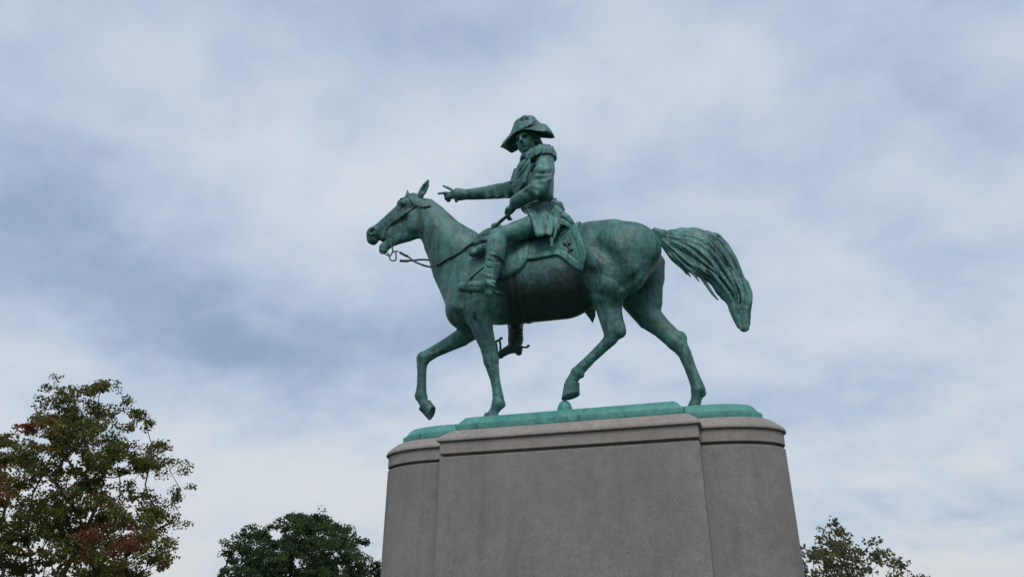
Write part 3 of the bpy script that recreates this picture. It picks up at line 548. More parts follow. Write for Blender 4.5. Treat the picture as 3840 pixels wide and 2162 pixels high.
 ["c",[[1.1465,0.0045,6.0314,0.0037],[1.3857,0.0117,5.98,0.0064],[1.6629,0.0195,5.9446,0.0096],[1.8252,0.0257,5.8739,0.0107],[1.9028,0.0282,5.7421,0.0109],[1.969,0.031,5.5634,0.011],[2.0016,0.0338,5.4154,0.0112],[2.0258,0.0364,5.2794,0.0112],[2.0499,0.0385,5.1688,0.011],[2.0693,0.0359,5.0718,0.0109],[2.064,0.032,4.9826,0.0101],[2.042,0.0273,4.8987,0.0078],[2.0415,0.0221,4.7998,0.0054],[2.034,0.0164,4.7111,0.0032]],0.8,0.018,1],
 ["c",[[1.2424,0.0299,6.01,0.0051],[1.4386,0.0379,5.9655,0.0085],[1.6645,0.0456,5.9278,0.0121],[1.7902,0.0497,5.8622,0.0135],[1.8643,0.05,5.7594,0.0137],[1.9343,0.0506,5.6111,0.0138],[1.9769,0.0515,5.4813,0.014],[2.0041,0.0529,5.365,0.0141],[2.0239,0.0548,5.2542,0.0141],[2.0445,0.057,5.1668,0.0139],[2.0583,0.0551,5.0839,0.013],[2.0532,0.0531,5.0069,0.0101],[2.0323,0.0508,4.9356,0.0073],[2.0223,0.0481,4.8581,0.0044]],0.8,0.018,1],
 ["c",[[1.4268,0.0322,5.9388,0.0073],[1.628,0.0427,5.8794,0.0113],[1.7303,0.0473,5.7976,0.0148],[1.807,0.0485,5.683,0.0164],[1.8764,0.0496,5.5442,0.0166],[1.9202,0.0508,5.4302,0.0168],[1.9532,0.0522,5.3264,0.017],[1.9773,0.0538,5.2275,0.0168],[2.0041,0.0532,5.1394,0.0165],[2.0186,0.0498,5.0473,0.0162],[2.0081,0.0465,4.9672,0.0152],[1.9932,0.0429,4.8896,0.0117],[1.9963,0.0392,4.8052,0.0081],[1.9932,0.0353,4.7309,0.0048]],0.8,0.018,1],
 ["c",[[1.6751,0.0668,5.7288,0.0072],[1.7378,0.0678,5.6402,0.0103],[1.7959,0.0687,5.5431,0.0134],[1.8399,0.0697,5.4618,0.0149],[1.8755,0.0707,5.3941,0.015],[1.9059,0.0716,5.3227,0.0151],[1.9311,0.0725,5.2509,0.0149],[1.9611,0.0722,5.1814,0.0147],[1.9914,0.0686,5.1032,0.0145],[2.0069,0.0649,5.0316,0.0143],[2.0053,0.0611,4.9687,0.0135],[2.0011,0.0572,4.9079,0.0104],[2.0083,0.0531,4.841,0.0073],[2.0154,0.0489,4.7747,0.0044]],0.8,0.018,1],
 ["c",[[1.4772,0.0548,5.8224,0.0082],[1.5666,0.0607,5.7341,0.0117],[1.63,0.0617,5.6442,0.0152],[1.6949,0.0626,5.5387,0.0169],[1.7482,0.0633,5.45,0.0171],[1.7889,0.064,5.388,0.0174],[1.8214,0.0646,5.3227,0.0174],[1.8468,0.0651,5.2503,0.0172],[1.8861,0.0625,5.1614,0.0169],[1.9241,0.0583,5.062,0.0166],[1.9319,0.0544,4.9814,0.0156],[1.9348,0.0507,4.9076,0.012],[1.9512,0.0472,4.8337,0.0084],[1.9644,0.0438,4.7639,0.005]],0.8,0.018,1],
 ["c",[[1.2754,0.0271,5.897,0.0069],[1.4079,0.0376,5.794,0.011],[1.5066,0.0443,5.6917,0.0144],[1.5818,0.0454,5.5989,0.016],[1.6587,0.0464,5.4964,0.0162],[1.721,0.0472,5.4162,0.0164],[1.7693,0.0478,5.3612,0.0167],[1.8024,0.048,5.2905,0.0166],[1.8359,0.0468,5.2068,0.0163],[1.8857,0.0413,5.0937,0.016],[1.9047,0.0356,4.9967,0.0149],[1.9053,0.0298,4.9139,0.0116],[1.922,0.0241,4.8346,0.008],[1.9377,0.0187,4.7606,0.0048]],0.8,0.018,1],
 ["c",[[1.494,0.0558,5.6234,0.0073],[1.5508,0.0569,5.5621,0.0104],[1.6087,0.058,5.4974,0.0135],[1.6611,0.0589,5.4418,0.015],[1.7042,0.0596,5.4021,0.0152],[1.7415,0.0602,5.3703,0.0153],[1.7708,0.0607,5.3261,0.0153],[1.7932,0.0609,5.2746,0.0151],[1.8226,0.0599,5.2126,0.015],[1.8625,0.0566,5.1324,0.0148],[1.8922,0.0532,5.0559,0.0139],[1.9001,0.0498,4.9927,0.0108],[1.9016,0.0465,4.9352,0.0078],[1.9123,0.0433,4.8792,0.0048]],0.8,0.018,1],
 ["c",[[1.4343,0.047,5.5774,0.006],[1.4991,0.0477,5.5092,0.0086],[1.5665,0.0484,5.4448,0.0112],[1.6262,0.049,5.3983,0.0124],[1.6778,0.0498,5.3736,0.0126],[1.7202,0.0508,5.3335,0.0126],[1.7534,0.0522,5.2758,0.0124],[1.8016,0.0524,5.1953,0.0123],[1.8591,0.0515,5.0957,0.0121],[1.8886,0.0508,5.0142,0.0119],[1.8983,0.0501,4.9455,0.0112],[1.9167,0.0493,4.8799,0.0085],[1.9385,0.0483,4.8163,0.0059],[1.9539,0.047,4.756,0.0036]],0.8,0.018,1],
 ["c",[[1.1613,0.0271,6.0411,0.0055],[1.3852,0.0368,5.9971,0.0094],[1.6462,0.0468,5.9701,0.0141],[1.8264,0.0551,5.9183,0.0158],[1.9037,0.0562,5.8162,0.016],[1.978,0.0574,5.6505,0.0162],[2.0221,0.0586,5.4993,0.0164],[2.0486,0.0597,5.3622,0.0166],[2.0697,0.0609,5.2353,0.0165],[2.0937,0.0612,5.1409,0.0162],[2.0994,0.0573,5.0565,0.0152],[2.0848,0.0535,4.9793,0.0118],[2.0585,0.0496,4.9039,0.0085],[2.0525,0.0458,4.813,0.0051]],0.8,0.018,1],
 ["c",[[1.1175,0.0279,6.0453,0.0056],[1.3409,0.0455,5.9923,0.0097],[1.6042,0.0625,5.9502,0.0149],[1.7821,0.0737,5.8811,0.0167],[1.8744,0.0734,5.7579,0.0169],[1.9577,0.0724,5.5829,0.0171],[2.0047,0.0711,5.4332,0.0174],[2.0386,0.0699,5.2903,0.0175],[2.0686,0.0696,5.174,0.0171],[2.0855,0.0645,5.0757,0.0168],[2.0731,0.0603,4.9873,0.0157],[2.0446,0.0574,4.9028,0.0121],[2.039,0.0548,4.8029,0.0083],[2.0247,0.052,4.7175,0.0049]],0.8,0.018,1],
 ["c",[[1.2853,0.0661,6.0008,0.0082],[1.4811,0.0851,5.9506,0.0135],[1.6597,0.1043,5.8866,0.0185],[1.7404,0.1087,5.7965,0.0206],[1.8165,0.1112,5.668,0.0208],[1.8799,0.1134,5.5361,0.0211],[1.9228,0.1152,5.4293,0.0214],[1.9586,0.1167,5.3243,0.0214],[1.9908,0.1178,5.2276,0.0211],[2.0249,0.1117,5.1325,0.0207],[2.0379,0.1033,5.0415,0.0194],[2.0267,0.095,4.9616,0.0151],[2.0202,0.0871,4.8784,0.0106],[2.0242,0.0797,4.7895,0.0063]],0.8,0.018,1],
 ["c",[[1.6278,0.1017,5.8816,0.0091],[1.7124,0.1071,5.8015,0.013],[1.7865,0.109,5.6925,0.017],[1.8553,0.1107,5.5664,0.0189],[1.9034,0.1121,5.4626,0.0191],[1.9431,0.1131,5.3674,0.0194],[1.9752,0.1137,5.2698,0.0191],[2.0102,0.112,5.1831,0.0189],[2.0369,0.1036,5.092,0.0185],[2.0404,0.0953,5.0115,0.0183],[2.0265,0.0873,4.9381,0.0171],[2.0248,0.0799,4.8572,0.0128],[2.0265,0.073,4.7755,0.0089],[2.0163,0.0669,4.7076,0.0053]],0.8,0.018,1],
 ["c",[[1.5806,0.1062,5.8464,0.0084],[1.6565,0.1106,5.7684,0.012],[1.7267,0.1125,5.6725,0.0157],[1.7947,0.1144,5.5622,0.0174],[1.8457,0.1163,5.4717,0.0176],[1.8866,0.1181,5.3948,0.0178],[1.9187,0.1199,5.3109,0.0178],[1.9483,0.1217,5.2321,0.0175],[1.9814,0.1162,5.1455,0.0172],[1.9996,0.1095,5.0601,0.017],[1.9943,0.103,4.9867,0.0159],[1.9858,0.0965,4.916,0.0122],[1.9913,0.0901,4.84,0.0085],[1.9929,0.0836,4.7699,0.0052]],0.8,0.018,1],
 ["c",[[1.3204,0.0619,5.9291,0.0054],[1.475,0.0806,5.8543,0.0086],[1.5813,0.0934,5.771,0.0112],[1.6529,0.0955,5.6825,0.0125],[1.7257,0.0976,5.5725,0.0126],[1.7849,0.0998,5.4766,0.0128],[1.8297,0.1019,5.4047,0.0129],[1.8659,0.104,5.328,0.013],[1.8967,0.1062,5.2482,0.0128],[1.9382,0.1014,5.1548,0.0126],[1.9689,0.0944,5.0586,0.0117],[1.9715,0.0873,4.9786,0.0091],[1.9732,0.0802,4.9022,0.0065],[1.9877,0.0729,4.8214,0.0039]],0.8,0.018,1],
 ["c",[[1.5939,0.1008,5.6186,0.0087],[1.6513,0.1029,5.552,0.0124],[1.7051,0.1051,5.4921,0.0161],[1.7503,0.1074,5.4438,0.0179],[1.7906,0.1097,5.4047,0.0181],[1.8257,0.112,5.3574,0.0182],[1.8539,0.1142,5.303,0.018],[1.8834,0.1164,5.2462,0.0178],[1.9189,0.113,5.1788,0.0176],[1.9505,0.1084,5.1063,0.0174],[1.9663,0.1037,5.0433,0.0163],[1.9673,0.0989,4.9877,0.0128],[1.966,0.094,4.9346,0.0092],[1.9726,0.089,4.8794,0.0057]],0.8,0.018,1],
 ["c",[[1.2001,0.0631,5.9538,0.0077],[1.3092,0.0804,5.8543,0.0129],[1.4241,0.0978,5.7327,0.0175],[1.5067,0.1001,5.6341,0.0195],[1.5918,0.1023,5.5356,0.0198],[1.6707,0.1045,5.4506,0.0201],[1.7325,0.1065,5.3991,0.0204],[1.7779,0.108,5.3326,0.0204],[1.8174,0.1081,5.2461,0.02],[1.8762,0.0994,5.1239,0.0196],[1.9007,0.0899,5.0181,0.0183],[1.9036,0.0797,4.9284,0.0141],[1.9221,0.0687,4.8431,0.0097],[1.9374,0.0572,4.7638,0.0058]],0.8,0.018,1],
 ["c",[[1.36,0.081,5.7284,0.0102],[1.4198,0.085,5.6498,0.0146],[1.4759,0.0859,5.5844,0.019],[1.5359,0.0873,5.5201,0.0211],[1.5974,0.0891,5.4618,0.0213],[1.6514,0.0913,5.4199,0.0215],[1.6995,0.094,5.3942,0.0218],[1.7405,0.097,5.3558,0.0219],[1.7724,0.1004,5.3035,0.0216],[1.8111,0.1025,5.2377,0.0214],[1.8622,0.1,5.1502,0.02],[1.8994,0.0973,5.0682,0.0156],[1.9111,0.0942,5.0013,0.0113],[1.917,0.0906,4.9401,0.0071]],0.8,0.018,1],
 ["c",[[1.3479,0.0695,5.6721,0.0096],[1.3958,0.0712,5.6133,0.0136],[1.4433,0.073,5.5641,0.0177],[1.493,0.075,5.5168,0.0196],[1.5455,0.0774,5.4714,0.0198],[1.5957,0.0802,5.4335,0.0199],[1.6404,0.0832,5.4082,0.0201],[1.6816,0.0866,5.3917,0.0203],[1.7183,0.0903,5.3657,0.0204],[1.7476,0.0942,5.3277,0.0202],[1.7762,0.0982,5.282,0.0191],[1.8135,0.0999,5.2239,0.0149],[1.8575,0.0993,5.1522,0.0108],[1.8925,0.0983,5.0842,0.0068]],0.8,0.018,1],
 ["c",[[1.646,-0.1668,5.5956,0.0031],[1.6832,-0.1634,5.5193,0.0083],[1.7202,-0.1565,5.4398,0.0103],[1.7522,-0.1479,5.3745,0.0103],[1.7778,-0.1386,5.3259,0.0103],[1.8023,-0.1316,5.2868,0.0092],[1.8236,-0.1275,5.24,0.0061],[1.8415,-0.1258,5.1891,0.0031]],1.2,0.012,-1],
 ["c",[[1.9623,-0.124,5.2057,0.0041],[1.9698,-0.1248,5.1464,0.0109],[1.9818,-0.1225,5.0932,0.0136],[1.9951,-0.1132,5.0371,0.0135],[2.0024,-0.1027,4.983,0.0135],[1.9991,-0.0964,4.933,0.0121],[1.9893,-0.0908,4.8861,0.0081],[1.9861,-0.0846,4.8379,0.004]],1.2,0.012,-1],
 ["c",[[1.6535,-0.1464,5.4119,0.003],[1.6951,-0.1413,5.3685,0.008],[1.7307,-0.1356,5.3335,0.0099],[1.7627,-0.1305,5.3062,0.0099],[1.7914,-0.1271,5.2755,0.0099],[1.8147,-0.1254,5.2362,0.0089],[1.8336,-0.1247,5.1939,0.0059],[1.8545,-0.1229,5.1494,0.003]],1.2,0.012,-1],
 ["c",[[1.8235,-0.1259,5.2247,0.0036],[1.8488,-0.1261,5.1796,0.0094],[1.8774,-0.1244,5.1317,0.0118],[1.9101,-0.118,5.078,0.0117],[1.9391,-0.1087,5.0232,0.0117],[1.9565,-0.1011,4.9748,0.0105],[1.9619,-0.0963,4.9314,0.007],[1.961,-0.0916,4.8912,0.0035]],1.2,0.012,-1],
 ["c",[[1.6557,-0.1649,5.5484,0.0031],[1.7227,-0.1582,5.4545,0.0082],[1.7819,-0.1483,5.3735,0.0102],[1.8287,-0.1381,5.3115,0.0101],[1.8688,-0.1322,5.246,0.0101],[1.8996,-0.1303,5.1721,0.009],[1.9341,-0.1251,5.0986,0.006],[1.9674,-0.1103,5.0191,0.003]],1.2,0.012,-1],
 ["c",[[1.3985,-0.1033,5.535,0.0043],[1.4564,-0.1024,5.4709,0.0115],[1.5174,-0.0997,5.4108,0.0143],[1.579,-0.0957,5.3592,0.0142],[1.638,-0.0954,5.3259,0.0142],[1.6917,-0.0966,5.3033,0.0127],[1.7365,-0.0995,5.2596,0.0084],[1.7745,-0.1033,5.2002,0.0042]],1.2,0.012,-1],
 ["c",[[1.8666,-0.1333,5.263,0.003],[1.8813,-0.1312,5.2197,0.008],[1.893,-0.1303,5.1774,0.0099],[1.9062,-0.1286,5.1363,0.0099],[1.9226,-0.1233,5.093,0.0099],[1.9396,-0.1142,5.0454,0.0089],[1.9517,-0.105,4.9995,0.0059],[1.9547,-0.0986,4.958,0.003]],1.2,0.012,-1],
 ["c",[[1.52,-0.1402,5.4959,0.0031],[1.5698,-0.1399,5.4494,0.0082],[1.6205,-0.1378,5.4029,0.0102],[1.6676,-0.1345,5.3624,0.0102],[1.7081,-0.1302,5.3304,0.0102],[1.7444,-0.1262,5.3057,0.0092],[1.7764,-0.1237,5.2764,0.0061],[1.8023,-0.1227,5.2372,0.003]],1.2,0.012,-1],
 ["c",[[1.7431,-0.1466,5.7552,0.0047],[1.7756,-0.1491,5.6999,0.0125],[1.8085,-0.15,5.6321,0.0156],[1.8408,-0.1486,5.5504,0.0155],[1.868,-0.1455,5.4713,0.0155],[1.8873,-0.1411,5.4044,0.0139],[1.9009,-0.1359,5.3468,0.0092],[1.9139,-0.1318,5.2952,0.0046]],1.2,0.012,-1],
 ["c",[[1.4676,-0.149,5.5996,0.0042],[1.5178,-0.1515,5.5487,0.0111],[1.5695,-0.1518,5.5004,0.0138],[1.6242,-0.15,5.4478,0.0137],[1.6787,-0.1464,5.397,0.0137],[1.7272,-0.1415,5.354,0.0123],[1.7696,-0.1361,5.3199,0.0082],[1.8083,-0.1322,5.2862,0.0041]],1.2,0.012,-1],
 ["c",[[1.5257,-0.1613,5.6263,0.0032],[1.5557,-0.1596,5.5649,0.0084],[1.5855,-0.1548,5.5037,0.0105],[1.617,-0.1473,5.4405,0.0105],[1.6481,-0.138,5.3848,0.0105],[1.6751,-0.1279,5.3421,0.0094],[1.6991,-0.1182,5.3157,0.0063],[1.722,-0.1106,5.2947,0.0031]],1.2,0.012,-1],
 ["c",[[2.0341,-0.0882,5.318,0.0043],[2.0457,-0.0888,5.2343,0.0115],[2.0542,-0.0918,5.1604,0.0144],[2.0643,-0.0948,5.1013,0.0143],[2.0705,-0.0938,5.0483,0.0143],[2.0677,-0.0891,4.9978,0.0128],[2.0576,-0.0857,4.9498,0.0085],[2.0403,-0.0834,4.9033,0.0043]],1.2,0.012,-1],
 ["c",[[2.0653,-0.0905,5.1231,0.0034],[2.0766,-0.0904,5.0562,0.0091],[2.074,-0.0853,4.9936,0.0113],[2.0601,-0.082,4.9345,0.0113],[2.037,-0.079,4.8777,0.0113],[2.0255,-0.075,4.8147,0.0101],[2.0247,-0.0723,4.7462,0.0067],[2.017,-0.0678,4.6888,0.0034]],1.2,0.012,-1],
 ["c",[[1.4792,-0.1493,5.731,0.0046],[1.5469,-0.1639,5.6511,0.0122],[1.588,-0.1644,5.5834,0.0152],[1.6295,-0.1608,5.5144,0.0151],[1.6735,-0.1542,5.4406,0.0151],[1.7151,-0.146,5.3776,0.0135],[1.7502,-0.1371,5.3303,0.009],[1.7829,-0.1303,5.2941,0.0045]],1.2,0.012,-1],
 ["c",[[2.0168,-0.1001,5.0396,0.0039],[2.0223,-0.0925,5.0004,0.0092],[2.023,-0.0867,4.9637,0.0131],[2.0191,-0.0827,4.9282,0.0131],[2.0119,-0.0786,4.8944,0.0124],[2.0073,-0.074,4.86,0.0104],[2.0083,-0.07,4.8226,0.0065],[2.0126,-0.067,4.7824,0.0032]],0.8,0.016,1],
 ["c",[[1.724,-0.1318,5.7885,0.0056],[1.7779,-0.1359,5.7251,0.0129],[1.8272,-0.1348,5.6458,0.0183],[1.8794,-0.1298,5.5461,0.0182],[1.9245,-0.1218,5.4555,0.0172],[1.9593,-0.1119,5.377,0.0145],[1.9916,-0.1027,5.3014,0.009],[2.0206,-0.095,5.2212,0.0045]],0.8,0.016,1],
 ["c",[[1.6624,-0.1339,5.4008,0.0048],[1.6892,-0.1267,5.3608,0.0113],[1.7108,-0.1189,5.3308,0.0161],[1.7298,-0.1117,5.3097,0.0161],[1.7466,-0.1059,5.2874,0.0153],[1.7599,-0.1013,5.2584,0.0128],[1.7703,-0.0976,5.226,0.008],[1.784,-0.0937,5.189,0.004]],0.8,0.016,1],
 ["c",[[1.8182,-0.1281,5.3176,0.0035],[1.8634,-0.1227,5.2611,0.0081],[1.8979,-0.1207,5.1933,0.0116],[1.9303,-0.1181,5.1273,0.0115],[1.9634,-0.1076,5.0579,0.0109],[1.9836,-0.0942,4.9907,0.0092],[1.9835,-0.0865,4.9315,0.0057],[1.9742,-0.0795,4.8766,0.0029]],0.8,0.016,1],
 ["c",[[1.8825,-0.1196,5.1753,0.0041],[1.9085,-0.1161,5.1203,0.0096],[1.9362,-0.1061,5.0592,0.0136],[1.9553,-0.0946,4.9997,0.0136],[1.9587,-0.0874,4.9474,0.0129],[1.9523,-0.0814,4.8994,0.0109],[1.951,-0.0749,4.8518,0.0068],[1.9583,-0.0702,4.802,0.0034]],0.8,0.016,1],
 ["c",[[1.8772,-0.1336,5.477,0.0038],[1.9032,-0.1279,5.4154,0.0089],[1.9215,-0.1222,5.3595,0.0126],[1.9372,-0.118,5.3072,0.0126],[1.9501,-0.1155,5.2537,0.0119],[1.9606,-0.1147,5.2005,0.01],[1.9715,-0.1144,5.1526,0.0062],[1.9857,-0.1125,5.1085,0.0031]],0.8,0.016,1],
 ["c",[[1.6962,-0.1347,5.3853,0.0038],[1.7184,-0.1259,5.3439,0.0089],[1.7376,-0.1174,5.3159,0.0128],[1.7556,-0.1108,5.2908,0.0127],[1.7709,-0.106,5.2583,0.0121],[1.7833,-0.1028,5.2214,0.0102],[1.8,-0.0996,5.1795,0.0063],[1.8275,-0.0939,5.1275,0.0032]],0.8,0.016,1],
 ["c",[[1.9249,-0.1215,5.3608,0.0048],[1.95,-0.1153,5.2985,0.0112],[1.9731,-0.1109,5.2322,0.016],[1.9938,-0.1084,5.1683,0.0159],[2.0165,-0.1053,5.1125,0.0151],[2.037,-0.098,5.0598,0.0127],[2.0478,-0.0878,5.0088,0.0079],[2.0475,-0.0806,4.9618,0.0039]],0.8,0.016,1],
 ["c",[[1.5299,-0.1295,5.4882,0.0035],[1.578,-0.1242,5.4289,0.0082],[1.6277,-0.1182,5.3765,0.0116],[1.6734,-0.1125,5.3373,0.0116],[1.7167,-0.1083,5.3117,0.011],[1.7576,-0.1069,5.279,0.0092],[1.7919,-0.108,5.2311,0.0057],[1.8258,-0.1094,5.1763,0.0029]],0.8,0.016,1],
 ["c",[[2.0248,-0.1027,5.1094,0.0037],[2.0447,-0.0956,5.0624,0.0087],[2.057,-0.086,5.0168,0.0124],[2.0605,-0.0779,4.9748,0.0124],[2.0561,-0.073,4.9343,0.0117],[2.0446,-0.069,4.8956,0.0099],[2.0342,-0.0651,4.8553,0.0062],[2.0312,-0.0625,4.8093,0.0031]],0.8,0.016,1],
 ["c",[[1.9283,-0.0712,4.8958,0.0142],[1.9422,-0.0712,4.764,0.0162],[1.9603,-0.0712,4.6718,0.0172],[1.968,-0.0712,4.6198,0.014]],0.9,0.018,1],
 ["c",[[1.9317,0.057,4.9459,0.0144],[1.9457,0.057,4.8121,0.0165],[1.9641,0.057,4.7185,0.0175],[1.9719,0.057,4.6657,0.0142]],0.9,0.018,1],
 ["c",[[1.9889,-0.0712,4.9144,0.0152],[1.9959,-0.0712,4.7575,0.0194],[2.002,-0.0712,4.6541,0.0204],[2.01,-0.0712,4.6061,0.0139]],0.9,0.018,1],
 ["c",[[1.9932,0.057,4.9648,0.0155],[2.0003,0.057,4.8055,0.0197],[2.0064,0.057,4.7006,0.0207],[2.0145,0.057,4.6518,0.0141]],0.9,0.018,1],
 ["c",[[2.0432,-0.0712,4.8814,0.0141],[2.0391,-0.0712,4.7523,0.0162],[2.0375,-0.0712,4.6628,0.015],[2.04,-0.0712,4.6179,0.0107]],0.9,0.018,1],
 ["c",[[2.0483,0.057,4.9313,0.0143],[2.0442,0.057,4.8003,0.0164],[2.0425,0.057,4.7093,0.0153],[2.0451,0.057,4.6637,0.0109]],0.9,0.018,1],
 ["c",[[2.0603,-0.0712,5.1699,0.0132],[2.0956,-0.0712,5.0454,0.0164],[2.1013,-0.0712,4.9591,0.0152],[2.0675,-0.0712,4.8524,0.0097]],0.9,0.018,1],
 ["c",[[2.0657,0.057,5.2242,0.0134],[2.1016,0.057,5.0978,0.0166],[2.1074,0.057,5.0101,0.0154],[2.0729,0.057,4.9018,0.0099]],0.9,0.018,1],
 ["c",[[1.8895,-0.0712,4.9664,0.0131],[1.9008,-0.0712,4.86,0.0142],[1.9235,-0.0712,4.7533,0.0108],[1.9318,-0.0712,4.6751,0.0054]],0.9,0.018,1],
 ["c",[[1.8923,0.057,5.0176,0.0133],[1.9038,0.057,4.9095,0.0144],[1.9268,0.057,4.8012,0.011],[1.9352,0.057,4.7218,0.0055]],0.9,0.018,1],
 ["c",[[1.9757,-0.0712,5.1011,0.0132],[2.0222,-0.0712,4.9495,0.0142],[2.0183,-0.0712,4.8195,0.013],[2.0273,-0.0712,4.7023,0.0086]],0.9,0.018,1],
 ["c",[[1.9798,0.057,5.1544,0.0134],[2.0271,0.057,5.0004,0.0144],[2.0231,0.057,4.8684,0.0132],[2.0322,0.057,4.7495,0.0087]],0.9,0.018,1],
 ["c",[[1.8854,-0.0712,5.1399,0.0143],[1.9403,-0.0712,4.9995,0.0142],[1.9599,-0.0712,4.8657,0.013],[1.9621,-0.0712,4.7358,0.0086]],0.9,0.018,1],
 ["c",[[1.8882,0.057,5.1938,0.0146],[1.9439,0.057,5.0512,0.0144],[1.9637,0.057,4.9154,0.0132],[1.9659,0.057,4.7835,0.0088]],0.9,0.018,1],
 ["c",[[1.2391,-0.05,5.6998,0.0154],[1.3619,-0.05,5.511,0.0165],[1.4405,-0.05,5.4156,0.0151],[1.4745,-0.05,5.3553,0.0088]],0.8,0.012,1],
 ["c",[[1.3036,-0.09,5.6567,0.0179],[1.4369,-0.09,5.4678,0.0176],[1.5299,-0.09,5.3437,0.015],[1.5683,-0.09,5.2615,0.0087]],0.8,0.012,1],
 ["c",[[1.4122,-0.04,5.6641,0.0256],[1.5633,-0.04,5.4166,0.0277],[1.6237,-0.04,5.2838,0.0225],[1.7028,-0.04,5.11,0.0173],[1.7538,-0.04,5.0256,0.0111]],0.8,0.012,1],
 ["c",[[1.3665,0.05,5.685,0.0181],[1.4869,0.05,5.482,0.0179],[1.6017,0.05,5.3816,0.0139],[1.6532,0.05,5.305,0.0088]],0.8,0.012,1],
 ["c",[[1.1798,0.0,5.8345,0.0156],[1.2897,0.0,5.6155,0.0154],[1.392,0.0,5.4871,0.0115],[1.4348,0.0,5.408,0.0076]],0.8,0.012,1],
 ["c",[[1.1055,0.0,6.05,0.0395],[1.1914,0.0,5.9797,0.0576]],1.0,0.04,1]]
